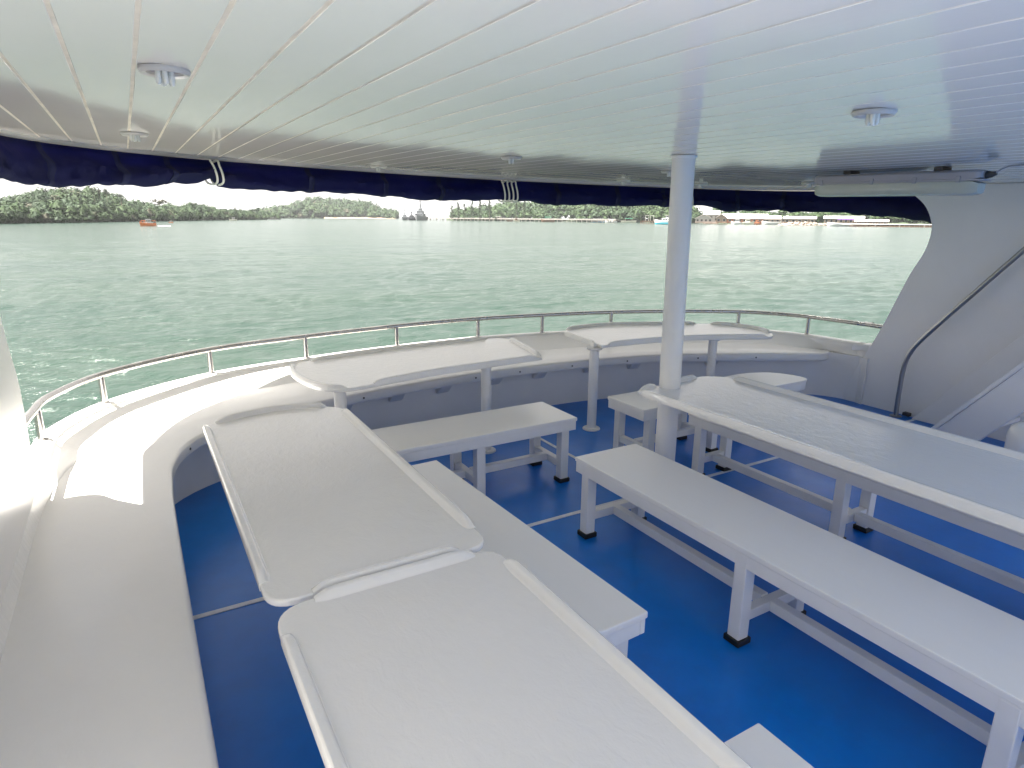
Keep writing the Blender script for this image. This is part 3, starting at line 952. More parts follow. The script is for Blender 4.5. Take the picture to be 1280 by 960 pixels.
# ------------------------------------------------------------------ the sea and the far shore (world frame)
SEA = -2.7
RW = CW.to_3x3()
def wray(px, py):
    return RW @ Vector((px - 640, -(py - 480), -FPX))
def hyp(d): return sqrt(d.x * d.x + d.y * d.y)
def shore_d(px, py):
    d = wray(px, py)
    return (CAMH - SEA) * hyp(d) / max(1e-6, -d.z)
def wpt(px, py, D):
    d = wray(px, py)
    return Vector((0, 0, CAMH)) + d * (D / hyp(d))
def bearing(px):
    d = wray(px, 272)
    return atan2(d.x, d.y)
def mpp(px, D):                               # metres per pixel across the line of sight
    return D * cos(atan((px - 640) / FPX)) / FPX * 0.97
def lerp_tab(tab, x):
    if x <= tab[0][0]: return tab[0][1]
    for (a, va), (b2, vb) in zip(tab, tab[1:]):
        if a <= x <= b2: return va + (vb - va) * (x - a) / (b2 - a)
    return tab[-1][1]

def wave(x, y, r):
    """wind chop: short crossing trains with peaked crests, fading out of the mesh with distance"""
    h = 0.0
    wx = mnoise.noise(Vector((x * .06, y * .06, 3.0))) * 2.2
    for (lam, a, ang, ph) in ((4.4, .048, 22, .3), (2.7, .040, 44, 1.9), (1.75, .028, 8, 4.1), (1.1, .018, 36, 2.2)):
        k = 2 * pi / lam
        c, s_ = sin(radians(ang)), cos(radians(ang))
        w = sin((x * c + y * s_) * k + ph + wx * 1.6 + mnoise.noise(Vector((x / lam * .55, y / lam * .55, lam))) * 3.4)
        g_ = .55 + .9 * mnoise.noise(Vector((x * .11 + lam, y * .11, 7.0 + lam)))
        h += a * max(0, g_) * (2 * (1 - abs(w)) ** 1.3 - .8)
    return h * max(0, 1 - r / 240) ** .5

NA, NR = 420, 330
A_0, A_1 = radians(-62), radians(125)
vs, fs = [], []
rads = [3.0 * (240 / 3.0) ** (j / (NR - 1)) for j in range(NR)] + [300, 450, 800, 1500, 3000, 6500]
for j, r in enumerate(rads):
    for i in range(NA):
        a = A_0 + (A_1 - A_0) * i / (NA - 1)
        x, y = r * sin(a), r * cos(a)
        vs.append((x, y, SEA + (wave(x, y, r) if r < 240 else 0)))
for j in range(len(rads) - 1):
    for i in range(NA - 1):
        p = j * NA + i
        fs.append((p, p + 1, p + NA + 1, p + NA))
# the rest of the circle, behind the camera
m0 = len(vs)
KB = 30
for r in (3.0, 300, 6500):
    for i in range(KB + 1):
        a = A_1 + (2 * pi - (A_1 - A_0)) * i / KB
        vs.append((r * sin(a), r * cos(a), SEA))
for j in range(2):
    for i in range(KB):
        p = m0 + j * (KB + 1) + i
        fs.append((p, p + 1, p + KB + 2, p + KB + 1))
me = bpy.data.meshes.new('sea')
me.from_pydata(vs, [], fs)
me.polygons.foreach_set('use_smooth', [True] * len(fs))
me.materials.append(MAT['sea_water'])
so = bpy.data.objects.new('sea', me)
COL.objects.link(so)
so['kind'] = 'structure'

def terrain(name, pxs, Dt, topt, depth, mat, lower=5.0, base_lift=.2):
    """a hill: shore at Dt(px), ridge at Dt+depth whose top shows at topt(px)"""
    rows = 9
    rings = []
    for px in pxs:
        D = lerp_tab(Dt, px)
        dp = lerp_tab(depth, px) if isinstance(depth, list) else depth
        zr = max(SEA + .8, wpt(px, lerp_tab(topt, px), D + dp).z - lower)
        ring = []
        for r in range(rows + 4):
            t = r / (rows - 1)
            p = wpt(px, 272, D + dp * t)
            h = SEA - .5 + (zr - SEA + .5) * (sin(min(t, 1) * pi / 2) ** .85) if t <= 1 else zr - (zr - SEA) * (t - 1) * 1.2
            ring.append((p.x, p.y, h + (mnoise.noise(Vector((p.x * .02, p.y * .02, 0))) * 1.5 if 0 < r < rows else 0)))
        rings.append(ring)
    return MB().loft(rings, closed=False).build(name, mat, kind='structure', boat=False)

def crown_faces(vs, fs, c, rx, rz, n, size, rnd, flat=1.0):
    for _ in range(n):
        u, v = rnd.uniform(-1, 1), rnd.uniform(0, 2 * pi)
        s = sqrt(max(0, 1 - u * u))
        r = rnd.uniform(.72, 1.05)
        nrm = Vector((s * cos(v), s * sin(v), u))
        p = Vector((c[0] + nrm.x * rx * r, c[1] + nrm.y * rx * r, c[2] + nrm.z * rz * r))
        nn = (nrm + Vector((rnd.uniform(-.45, .45), rnd.uniform(-.45, .45), rnd.uniform(-.15, .6)))).normalized()
        a = nn.orthogonal().normalized()
        b2 = nn.cross(a)
        k = size * rnd.uniform(.6, 1.35)
        th = rnd.uniform(0, pi)
        a, b2 = a * cos(th) + b2 * sin(th), b2 * cos(th) - a * sin(th)
        i = len(vs)
        vs += [p + a * k, p + b2 * k * .75, p - a * k, p - b2 * k * .75]
        fs.append((i, i + 1, i + 2, i + 3))

def core(vs, fs, c, rx, rz):
    i = len(vs)
    vs += [Vector(c) + Vector((0, 0, rz)), Vector(c) - Vector((0, 0, rz))] + [Vector(c) + Vector((rx * cos(j * pi / 3), rx * sin(j * pi / 3), 0)) for j in range(6)]
    for j in range(6):
        fs.append((i, i + 2 + j, i + 2 + (j + 1) % 6))
        fs.append((i + 1, i + 2 + (j + 1) % 6, i + 2 + j))

def raw_mesh(name, vs, fs, mats, parent=None, kind=None, pick=None, off=None):
    me = bpy.data.meshes.new(name)
    if off is not None: vs = [Vector(v) - off for v in vs]
    me.from_pydata([tuple(v) for v in vs], [], fs)
    for m in mats: me.materials.append(MAT[m])
    if pick is not None: me.polygons.foreach_set('material_index', pick)
    o = bpy.data.objects.new(name, me)
    COL.objects.link(o)
    if parent is not None: o.parent = parent
    if kind: o['kind'] = kind
    return o

def forest(label, pxs, Dt, topt, depth, lower, n, seed, r0, r1, mats, leafn=70, low_bright=True, tmin=0.0):
    rnd = random.Random(seed)
    vs, fs, pick = [], [], []
    for _ in range(n):
        px = rnd.uniform(pxs[0], pxs[-1])
        D = lerp_tab(Dt, px)
        dp = lerp_tab(depth, px) if isinstance(depth, list) else depth
        t = tmin + (1.08 - tmin) * rnd.random() ** 1.15
        zr = max(SEA + .8, wpt(px, lerp_tab(topt, px), D + dp).z - lower)
        p = wpt(px, 272, D + dp * t)
        z = SEA + (zr - SEA) * (sin(min(t, 1) * pi / 2) ** .85)
        r = rnd.uniform(r0, r1) * (.7 if t < .05 else 1)
        hz = r * rnd.uniform(.7, 1.25)
        c = (p.x, p.y, z + hz * rnd.uniform(.5, 1.1))
        k0 = len(fs)
        core(vs, fs, c, r * .78, hz * .78)
        crown_faces(vs, fs, c, r, hz, int(leafn * 1.7), r * .17, rnd)
        q_ = rnd.random()
        mi = 0 if q_ < .62 else 1
        if low_bright and t < .12 and rnd.random() < .55: mi = 1
        if q_ > .965: mi = 2
        pick += [mi] * (len(fs) - k0)
    o = raw_mesh('forest', vs, fs, mats, kind='stuff', pick=pick)
    return tag(o, label, 'forest')

ISL_TOP = [(-60, 252), (0, 248), (30, 243), (55, 239.5), (90, 236.5), (115, 236), (135, 240), (150, 246.5), (180, 252.5), (200, 255), (225, 257), (245, 255), (262, 258), (285, 260.5), (310, 263), (335, 264.5), (352, 266)]
ISL_D = [(-60, 330), (0, 372), (100, 420), (200, 520), (280, 640), (352, 820)]
ISL_DP = [(-60, 90), (140, 110), (200, 60), (352, 50)]
pxs1 = [x for x in range(-60, 353, 6)]
terrain('island_hill', pxs1, ISL_D, ISL_TOP, ISL_DP, 'island_soil', lower=6.5)
forest('dense green forest covering the long left island', pxs1, ISL_D, ISL_TOP, ISL_DP, 6.5, 2600, 3, 1.9, 4.0, ['leaf_dark', 'leaf_bright', 'leaf_dry'], 48)
IS2_TOP = [(326, 266), (340, 264), (358, 262.5), (366, 257), (380, 253.5), (400, 252.5), (425, 252.8), (442, 252.5), (458, 255), (472, 260), (484, 266), (496, 271)]
IS2_D = [(326, 1150), (400, 1180), (496, 1250)]
pxs2 = [x for x in range(326, 497, 5)]
terrain('island_hill', pxs2, IS2_D, IS2_TOP, 150, 'island_soil', lower=10)
forest('dense green forest on the small rounded island in the middle distance', pxs2, IS2_D, IS2_TOP, 150, 10, 750, 5, 5, 9.5, ['leaf_dark', 'leaf_bright', 'leaf_dry'], 56)
# sandy foot of the small island
mm = MB()
rings = []
for px in range(405, 498, 6):
    D = lerp_tab(IS2_D, px)
    w = 1 if px < 490 else .3
    rings.append([tuple(wpt(px, 272, D - 14).xy) + (SEA - .3,), tuple(wpt(px, 272, D - 6).xy) + (SEA + 1.4 * w * (1 + .6 * sin(px)),), tuple(wpt(px, 272, D + 10).xy) + (SEA + 3.0 * w,)])
mm.loft(rings, closed=False).build('beach', 'sand', kind='structure', boat=False)
# faint far headland in the gap
terrain('far_hill', [x for x in range(540, 571, 5)], [(540, 3600), (570, 3600)], [(540, 270.5), (552, 269), (570, 269.5)], 300, 'island_soil', lower=0)

# right-hand shore
R_TOP = [(560, 266), (566, 260), (600, 258), (640, 252), (700, 250), (780, 250), (840, 253), (880, 258), (940, 262), (1000, 262), (1060, 264), (1120, 266), (1240, 268)]
R_D = [(560, 830), (700, 760), (840, 690), (900, 640), (1240, 600)]
pxs3 = [x for x in range(558, 1241, 8)]
terrain('shore_land', pxs3, R_D, [(558, 272.6), (1240, 276)], 80, 'island_soil', lower=0)
forest('bright green shore trees in a band behind the long pier', [566, 870], R_D, R_TOP, 70, 12, 620, 8, 4.0, 7.5, ['leaf_bright', 'leaf_dark', 'leaf_pine'], 64, low_bright=False)
forest('green trees showing above the village roofs', [870, 1240], R_D, [(870, 262), (1120, 265), (1240, 267)], 70, 8, 230, 9, 3.5, 6.0, ['leaf_bright', 'leaf_dark', 'leaf_pine'], 60, low_bright=False, tmin=.3)

def tree(name, label, px, D, ybase, ytop, wpx, mat, seed, shape='round', group='single trees standing out above the far forest'):
    rnd = random.Random(seed)
    b2 = wpt(px, ybase, D)
    top_ = wpt(px, ytop, D)
    H = top_.z - b2.z
    k = mpp(px, D)
    R_ = wpx * k / 2
    t = empty(name, tuple(b2), boat=False)
    tag(t, label, 'tree', group)
    o = Vector(b2)
    tr = MB().tube([(0, 0, -1), (rnd.uniform(-.2, .2), 0, H * .5), (rnd.uniform(-.4, .4), rnd.uniform(-.4, .4), H * .9)], lambda s: max(.12, H * .022 * (1 - .7 * s)), 7)
    for j in range(5):
        a = rnd.uniform(0, 2 * pi)
        z0 = H * rnd.uniform(.45, .75)
        tr.tube([(0, 0, z0), (cos(a) * R_ * .4, sin(a) * R_ * .4, z0 + H * .10), (cos(a) * R_ * .75, sin(a) * R_ * .75, z0 + H * .16)], lambda s: max(.06, H * .009 * (1 - .6 * s)), 5)
    tr.build('trunk', 'bark', t, local=True)
    vs, fs = [], []
    if shape == 'pine':
        for j in range(13):
            s = j / 12
            c = (rnd.uniform(-.3, .3) * R_, rnd.uniform(-.3, .3) * R_, H * (.12 + .86 * s))
            crown_faces(vs, fs, c, R_ * (1.0 - .78 * s) * rnd.uniform(.7, 1.1), H * .07, 34, H * .028, rnd)
    else:
        zc_, hh = (.80, .20) if shape == 'umbrella' else (.66, .34)
        nb = 10 if shape != 'sparse' else 9
        for j in range(nb):
            a = rnd.uniform(0, 2 * pi); q_ = sqrt(rnd.random()) * .72
            c = (cos(a) * q_ * R_, sin(a) * q_ * R_, H * (zc_ + rnd.uniform(-.8, .75) * hh * .6))
            crown_faces(vs, fs, c, R_ * .40, H * hh * .42, 40 if shape != 'sparse' else 20, R_ * .10, rnd)
    raw_mesh('crown', vs, fs, [mat], t)
    return t
tree('tall_tree', 'tall leaning round-crowned tree at the top of the left island ridge', 134, 470, 250, 234.5, 9, 'leaf_dark', 21)
tree('tall_tree', 'dark tall tree on the ridge left of the round-crowned one', 118, 470, 250, 233.5, 8, 'leaf_dark', 22)
tree('tall_tree', 'narrow dark tree between two taller ridge trees', 125, 470, 250, 235.5, 5, 'leaf_dark', 23, 'pine')
tree('umbrella_tree', 'flat-topped umbrella tree on the slope of the left island', 152, 480, 256, 241.5, 9, 'leaf_dark', 24, 'umbrella')
tree('bare_tree', 'pale sparse spreading tree above the low part of the left island', 200, 560, 261, 247.5, 21, 'leaf_dry', 25, 'sparse')
tree('tall_tree', 'broad green tree above the low forest right of the pale tree', 243, 620, 264, 252, 11, 'leaf_bright', 26)
tree('tall_tree', 'dark tree standing up near the hanging cord', 318, 730, 268, 258.5, 13, 'leaf_dark', 27)
tree('tall_tree', 'slim dark tree on the low forest left of the dark one', 294, 700, 267, 258, 5, 'leaf_dark', 28, 'pine')
tree('tall_tree', 'small crowned tree on the highest left ridge', 80, 470, 246, 236, 7, 'leaf_dark', 29)
tree('palm_like_tree', 'thin tree sticking up on the small island right side', 471, 1260, 265, 252.5, 3, 'leaf_dark', 30, 'umbrella')
tree('palm_like_tree', 'thin tree sticking up on the small island above its left shoulder', 398, 1260, 257, 249.5, 3, 'leaf_dark', 31, 'umbrella')
for i, (px, yt, w, lb) in enumerate([(565, 257, 8, 'feathery pine at the left tip of the right shore'), (573, 253, 7, 'tallest feathery pine near the left tip of the right shore'),
                                     (581, 255, 7, 'feathery pine third from the left tip of the right shore'), (590, 252, 8, 'wide feathery pine behind the start of the pier'),
                                     (600, 250, 8, 'dark feathery pine left of the coiled cord'), (612, 251, 8, 'feathery pine under the canvas left of the coiled cord'),
                                     (645, 252, 7, 'thin feathery pine right of the coiled cord'), (655, 253, 7, 'second thin feathery pine right of the coiled cord')]):
    tree('shore_pine', lb, px, 770 - i * 6, 273.5, yt, w, 'leaf_pine', 40 + i, 'pine', 'feathery pines on the right shore')

# ------------------------------------------------------------------ things on the water
def place(name, px, ybase, label, cat, group=None, turn=0.0, lift=0.0, D=None):
    D = D or shore_d(px, ybase)
    p = wpt(px, 272, D)
    t = empty(name, (p.x, p.y, SEA + lift), -bearing(px) + turn, boat=False)
    tag(t, label, cat, group)
    return t, mpp(px, D)

def hull_loft(L, B, H, draft=.4, rake=.18, sheer=.35, flip=1):
    """hull along local x, bow at +x*flip"""
    rings = []
    for s in (-.5, -.47, -.25, 0, .2, .35, .46, .5):
        w = B / 2 * (1 if s < .1 else max(.03, 1 - ((s - .1) / .4) ** 1.8)) * (.92 if s < -.48 else 1)
        hh = H * (1 + sheer * max(0, s * 2) ** 2)
        x = s * L
        xb = x - (rake * H * 1.5 if s > .4 else 0)
        rings.append([(flip * xb, -w * .55, -draft), (flip * x, -w, hh * .55), (flip * x, -w * 1.02, hh), (flip * x, w * 1.02, hh), (flip * x, w, hh * .55), (flip * xb, w * .55, -draft)])
    return MB().loft(rings)

def boat(px, yb, wpx, hpx, label, hull='boat_white', stripe=None, cabin=None, roof=None, flip=1, turn=0.0, group='boats off the far shore', mast=None, screen=True):
    t, k = place('boat', px, yb, label, 'boat', group, turn)
    L, H = wpx * k, hpx * k
    hh = H * (.42 if (cabin or roof) else .75)
    hull_loft(L, max(L * .30, 1.2), hh, flip=flip).build('hull', hull, t, local=True, bevel=0)
    if stripe:
        hull_loft(L * .985, max(L * .305, 1.22), hh * .45, sheer=.1, flip=flip).build('stripe', stripe, t, local=True)
    if cabin:
        cw = L * .42
        cb_ = MB()
        cx = -flip * L * .06
        z0 = hh * .9
        cb_.faces([(cx - cw / 2, -L * .1, z0), (cx + cw / 2, -L * .1, z0), (cx + cw / 2, L * .1, z0), (cx - cw / 2, L * .1, z0),
                   (cx - cw * .45 * (1 if flip > 0 else .75), -L * .09, H * .88), (cx + cw * .45 * (.75 if flip > 0 else 1), -L * .09, H * .88),
                   (cx + cw * .45 * (.75 if flip > 0 else 1), L * .09, H * .88), (cx - cw * .45 * (1 if flip > 0 else .75), L * .09, H * .88)],
                  [(3, 2, 1, 0), (4, 5, 6, 7), (0, 1, 5, 4), (1, 2, 6, 5), (2, 3, 7, 6), (3, 0, 4, 7)])
        cab = cb_.build('cabin', cabin, t, local=True, bevel=H * .02)
        for j in (-1, 0, 1):
            MB().box((cx + j * cw * .25, -L * .1, z0 + (H * .88 - z0) * .6), (cw * .19, L * .012, (H * .88 - z0) * .38)).build('window', 'window_dark', cab, local=True)
        MB().box((cx, 0, H * .93), (cw * 1.08, L * .23, H * .05)).build('cabin_roof', roof or cabin, t, local=True, bevel=H * .01)
    elif roof:
        cw = L * .5
        for sx in (-1, 1):
            for sy in (-1, 1):
                MB().tube([(sx * cw * .45, sy * L * .08, hh * .8), (sx * cw * .45, sy * L * .08, H * .92)], max(.05, L * .008), 6).build('roof_post', 'wood_grey', t, local=True)
        MB().prism([(-cw / 2, -L * .11), (cw / 2, -L * .11), (cw / 2, L * .11), (-cw / 2, L * .11)], lambda p: H * .90, lambda p: H * (1.0 - .3 * abs(p[1]) / L)).build('canopy', roof, t, local=True, bevel=.05)
    if mast:
        MB().tube([(0, 0, H * .5), (0, 0, H * mast)], max(.05, L * .006), 6).build('mast', 'boat_white', t, local=True)
    return t

# orange fishing boat with its wake
ob, k = place('fishing_boat', 184, 282.6, 'orange fishing boat with a white wheelhouse motoring off the left island', 'boat')
L = 18.5 * k
hull_loft(L, L * .34, 3.6 * k, flip=-1, sheer=.5).build('hull', 'orange_paint', ob, local=True)
cab = MB().box((L * .04, 0, 5.6 * k), (L * .30, L * .22, 4.6 * k)).build('wheelhouse', 'boat_white', ob, local=True, bevel=.06)
for j in (-1, 0, 1):
    MB().box((L * .04 + j * L * .09, -L * .112, 6.3 * k), (L * .065, .03, 1.5 * k)).build('window', 'window_dark', cab, local=True)
MB().box((L * .04, 0, 8.2 * k), (L * .40, L * .28, .5 * k)).build('wheelhouse_roof', 'boat_white', ob, local=True)
for sx in (-.40, -.22, .34, .46):
    MB().tube([(L * sx, 0, 2.8 * k), (L * sx, 0, 6.8 * k)], .09, 6).build('post', 'orange_paint', ob, local=True)
MB().tube([(-L * .42, 0, 6.6 * k), (L * .47, 0, 6.6 * k)], .06, 6).build('ridge_pole', 'orange_paint', ob, local=True)
MB().box((L * .40, 0, 4.2 * k), (L * .16, L * .2, 1.6 * k)).build('deck_crate', 'dark_grey', ob, local=True, bevel=.05)
mm = MB()
rnd = random.Random(4)
for j in range(26):
    x = L * (.30 + rnd.random() * 1.0); y = rnd.uniform(-1, 1) * L * .16
    mm.lathe([(rnd.uniform(.15, .5), 0), (.12, .1), (.02, .16)], (x, y, .0), 6)
wk = mm.build('wake', 'foam_white', None, local=True, boat=False)
wk.location = ob.location; wk.rotation_euler = ob.rotation_euler
tag(wk, 'short patch of white wake foam behind the orange fishing boat', 'foam', kind='stuff')
boat(213, 278.6, 5, 2.4, 'tiny orange open boat right of the orange fishing boat', 'orange_paint', roof='boat_white')
boat(291, 275.9, 9, 4.0, 'tiny pale boat with a white cabin close under the left island shore', 'boat_cream', cabin='boat_white', flip=-1)
boat(341, 275.0, 13, 2.6, 'tiny low white boat at the right end of the left island', 'boat_white', roof='boat_white')

# three grey patrol ships seen nearly bow-on
def ship(px, yb, wpx, hpx, label, mat, mx_, blocks):
    t, k = place('patrol_ship', px, yb, label, 'ship', 'grey ships moored off the pier', turn=radians(78))
    B, H = wpx * k, hpx * k
    Lh = B * 3.6
    hull_loft(Lh, B, H * .17, draft=1, flip=-1).build('hull', mat, t, local=True)
    z = H * .155
    for (w, l, h, xo) in blocks:
        bl = MB().box((xo * Lh, 0, z + h * H / 2), (l * Lh, w * B, h * H)).build('deckhouse', mat, t, local=True, bevel=B * .02)
        for j in range(3):
            MB().box((xo * Lh - l * Lh / 2, (j - 1) * w * B * .28, z + h * H * .62), (.1, w * B * .2, h * H * .22)).build('window', 'window_dark', bl, local=True)
        z += h * H
    ma = MB().tube([(mx_ * Lh, 0, z * .95), (mx_ * Lh, 0, H)], lambda s: B * (.07 - .04 * s), 8).build('mast', mat, t, local=True)
    for f in (.62, .76, .88):
        MB().box((mx_ * Lh, 0, z + (H - z) * f), (B * .05, B * (.42 - .28 * (f - .5)), B * .05)).build('yard', mat, ma, local=True)
    for s_ in (-1, 1):
        MB().tube([(mx_ * Lh, s_ * B * .14, z * .95), (mx_ * Lh, 0, z + (H - z) * .6)], B * .02, 5).build('stay', mat, ma, local=True)
    return t
ship(506, 275.2, 7.5, 14, 'small pale grey ship, leftmost of the three moored ships', 'navy_grey', .0, [(.8, .3, .16, 0), (.5, .16, .14, 0)])
ship(514.5, 275.4, 9, 11, 'dark grey ship in the middle of the three moored ships', 'dark_grey', .02, [(.85, .4, .2, 0), (.55, .2, .2, .02)])
ship(525.5, 275.4, 12, 28, 'large grey ship with a tall mast, right of the three moored ships', 'navy_grey', .02, [(.85, .42, .14, 0), (.62, .24, .12, .01), (.36, .12, .09, .02)])

# long pier on piles
pa, pb = wpt(534, 272, shore_d(534, 275.3)), wpt(772, 272, shore_d(772, 278.6))
pdv = Vector((pb.x - pa.x, pb.y - pa.y, 0))
PL = pdv.length
pr = empty('pier', (pa.x, pa.y, SEA), atan2(pdv.y, pdv.x), boat=False)
tag(pr, 'long pale concrete pier on piles along the tree-lined right shore', 'pier')
MB().box((PL / 2, 0, 2.55), (PL, 5.0, .8)).build('pier_deck', 'concrete', pr, local=True, bevel=.05)
MB().box((PL / 2, -2.3, 3.45), (PL, .12, .12)).build('hand_rail', 'boat_white', pr, local=True)
n_p = 46
pile0 = None
for j in range(n_p):
    x = PL * (j + .5) / n_p
    if pile0 is None:
        pile0 = MB().tube([(0, 0, -1.5), (0, 0, 2.2)], .38, 8).build('pile', 'concrete', pr, local=True)
        pile0.location = (x, -2.0, 0)
    else:
        share(pile0, 'pile', pr, (x, -2.0, 0))
    if j % 2 == 0:
        share(pile0, 'pile', pr, (x, 2.0, 0))
ph = empty('pier_hut', tuple(wpt(624, 272, shore_d(624, 276.4) - 1)[:2]) + (SEA + 2.95,), atan2(pdv.y, pdv.x), boat=False)
tag(ph, 'small white-roofed hut standing on the long pier', 'hut')
MB().box((0, 0, 1.0), (6.5, 3, 2.0)).build('wall', 'wall_brown', ph, local=True)
MB().prism([(-4.2, -2.2), (4.2, -2.2), (4.2, 2.2), (-4.2, 2.2)], lambda p: 2.02, lambda p: 3.1 - abs(p[1]) * .4).build('roof', 'roof_white', ph, local=True)
MB().box((0, -1.53, .95), (1.4, .08, 1.7)).build('door', 'window_dark', ph, local=True)

boat(592, 275.9, 4.5, 2.5, 'tiny dark boat under the pier, left of the white-roofed hut', 'dark_grey', roof='wood_grey')
boat(637, 276.9, 7, 4, 'small brown boat under the pier by the coiled cord', 'wood_brown', roof='roof_grey')
boat(646, 277.4, 8, 4.5, 'small boat with an upright brown shelter at the pier', 'boat_cream', cabin='wood_brown')
boat(685, 277.6, 17, 6.4, 'long dark wooden boat with a green canopy at the pier', 'wood_brown', roof='boat_green', flip=-1)
boat(703, 276.7, 9, 3.6, 'low pale boat right of the green-canopied boat', 'boat_cream', roof='boat_white')
boat(747, 278.2, 17, 4.6, 'white speedboat with a blue hull stripe off the pier end', 'boat_white', stripe='boat_blue', roof='boat_white', flip=-1)
boat(764, 278.3, 15, 4.2, 'white speedboat next to the blue-striped one', 'boat_white', cabin='boat_white', flip=-1)
boat(786, 278.4, 19, 5.6, 'pale boat with a green roof left of the cruise boat', 'boat_cream', roof='boat_green')

# short wooden jetty with a white frame
jt, k = place('jetty', 812, 280.0, 'short brown wooden jetty with white post frames left of the cruise boat', 'jetty')
MB().box((0, 0, 2.2), (22 * k, 3, .35)).build('jetty_deck', 'wood_brown', jt, local=True)
for j in range(11):
    MB().tube([((j - 5) * 2.1 * k, -1.3, -1), ((j - 5) * 2.1 * k, -1.3, 2.1)], .22, 7).build('pile', 'wood_brown', jt, local=True)
for x0 in (-5, 1):
    f = MB()
    f.box((x0 * k, 0, 4.4), (.25, .25, 4.2)); f.box((x0 * k + 4 * k, 0, 4.4), (.25, .25, 4.2)); f.box((x0 * k + 2 * k, 0, 6.5), (4.6 * k, .3, .3))
    f.build('post_frame', 'wall_white', jt, local=True)

# white and blue cruise boat
cb_, k = place('cruise_boat', 839, 280.6, 'white two-deck cruise boat with a blue hull beside the thick pole', 'boat')
L = 40 * k
hull_loft(L, L * .26, 4.2 * k, flip=-1, sheer=.5).build('hull', 'boat_white', cb_, local=True)
hull_loft(L * .985, L * .265, 1.9 * k, flip=-1, sheer=.1).build('blue_band', 'boat_cyan', cb_, local=True)
d1 = MB().prism([(-L * .28, -L * .105), (L * .46, -L * .105), (L * .46, L * .105), (-L * .28, L * .105)], 4 * k, lambda p: 7.6 * k).build('main_cabin', 'boat_white', cb_, local=True, bevel=.12)
for j in range(9):
    MB().box((-L * .22 + j * L * .078, -L * .106, 6.0 * k), (L * .055, .06, 1.5 * k)).build('window', 'window_dark', d1, local=True)
d2 = MB().prism([(-L * .16, -L * .09), (L * .40, -L * .09), (L * .40, L * .09), (-L * .16, L * .09)], 7.7 * k, lambda p: 10.8 * k).build('upper_cabin', 'boat_white', cb_, local=True, bevel=.12)
for j in range(6):
    MB().box((-L * .11 + j * L * .085, -L * .091, 9.4 * k), (L * .06, .06, 1.3 * k)).build('window', 'window_dark', d2, local=True)
MB().prism([(-L * .20, -L * .10), (L * .46, -L * .10), (L * .46, L * .10), (-L * .20, L * .10)], 10.9 * k, 11.3 * k).build('top_deck', 'roof_grey', cb_, local=True)
MB().tube([(L * .05, 0, 11 * k), (L * .05, 0, 15 * k)], .12, 6).build('mast', 'boat_white', cb_, local=True)

# ------------------------------------------------------------------ stilt village
def house(px, yb, wpx, wall_h, roof_h, label, wall='wall_white', roof='roof_white', gable_front=False, windows=3, stilts=True, depth_m=9.0, D=None, name='stilt_house', lift_px=1.6):
    t, k = place(name, px, yb, label, 'house', 'houses of the village on stilts', D=D)
    Wd, hw, hr_ = wpx * k, wall_h * k, roof_h * k
    z0 = lift_px * k
    if stilts:
        ns = max(3, int(wpx / 4))
        s0 = None
        for j in range(ns):
            x = -Wd / 2 + Wd * (j + .5) / ns
            if s0 is None:
                s0 = MB().tube([(0, 0, -1), (0, 0, z0)], .2, 6).build('stilt', 'wood_brown', t, local=True); s0.location = (x, 0, 0)
            else: share(s0, 'stilt', t, (x, 0, 0))
    MB().box((0, depth_m / 2 - .6, z0), (Wd * 1.05, depth_m + 2, .3)).build('platform', 'wood_brown', t, local=True)
    wl = MB().box((0, depth_m / 2, z0 + .15 + hw / 2), (Wd, depth_m, hw)).build('wall', wall, t, local=True)
    if gable_front:
        m = MB()
        e = .7
        prof = [(-Wd / 2 - e, z0 + hw - .1), (0, z0 + hw + hr_), (Wd / 2 + e, z0 + hw - .1), (Wd / 2 + e, z0 + hw - .4), (0, z0 + hw + hr_ - .45), (-Wd / 2 - e, z0 + hw - .4)]
        rings = [[(x, y, z) for (x, z) in prof] for y in (-1.2, depth_m + .8)]
        m.loft(rings).build('roof', roof, t, local=True)
        MB().faces([(-Wd / 2, -.02, z0 + hw), (Wd / 2, -.02, z0 + hw), (0, -.02, z0 + hw + hr_ - .5), (-Wd / 2, .3, z0 + hw), (Wd / 2, .3, z0 + hw), (0, .3, z0 + hw + hr_ - .5)],
                   [(0, 1, 2), (5, 4, 3), (0, 3, 4, 1), (1, 4, 5, 2), (2, 5, 3, 0)]).build('gable', wall, t, local=True)
    else:
        m = MB()
        prof = [(-1.3, z0 + hw - .15), (depth_m / 2, z0 + hw + hr_), (depth_m + 1.3, z0 + hw - .15), (depth_m + 1.3, z0 + hw - .5), (depth_m / 2, z0 + hw + hr_ - .4), (-1.3, z0 + hw - .5)]
        m.loft([[(x, y, z) for (y, z) in prof] for x in (-Wd / 2 - .8, Wd / 2 + .8)]).build('roof', roof, t, local=True)
    for j in range(windows):
        x = -Wd / 2 + Wd * (j + .5) / windows
        wf = MB().box((x, -.04, z0 + hw * .55), (Wd / windows * .52, .12, hw * .5)).build('window_frame', 'wall_white' if wall != 'wall_white' else 'wood_grey', t, local=True)
        MB().box((x, -.09, z0 + hw * .55), (Wd / windows * .42, .08, hw * .4)).build('pane', 'window_dark', wf, local=True)
    return t
house(880, 280.0, 20, 5.2, 5.5, 'white gabled stilt house just right of the thick pole', 'wall_white', 'roof_grey', True, 4)
house(889, 278.6, 18, 11, 4.5, 'tall white house with a pale roof behind the white gabled house', 'wall_white', 'roof_white', False, 3, stilts=False, D=shore_d(889, 279.9) + 22, lift_px=.5)
house(902, 280.1, 13, 6, 5, 'brown gabled stilt house with a white porch beside the long white roof', 'wall_brown', 'roof_grey', True, 2)
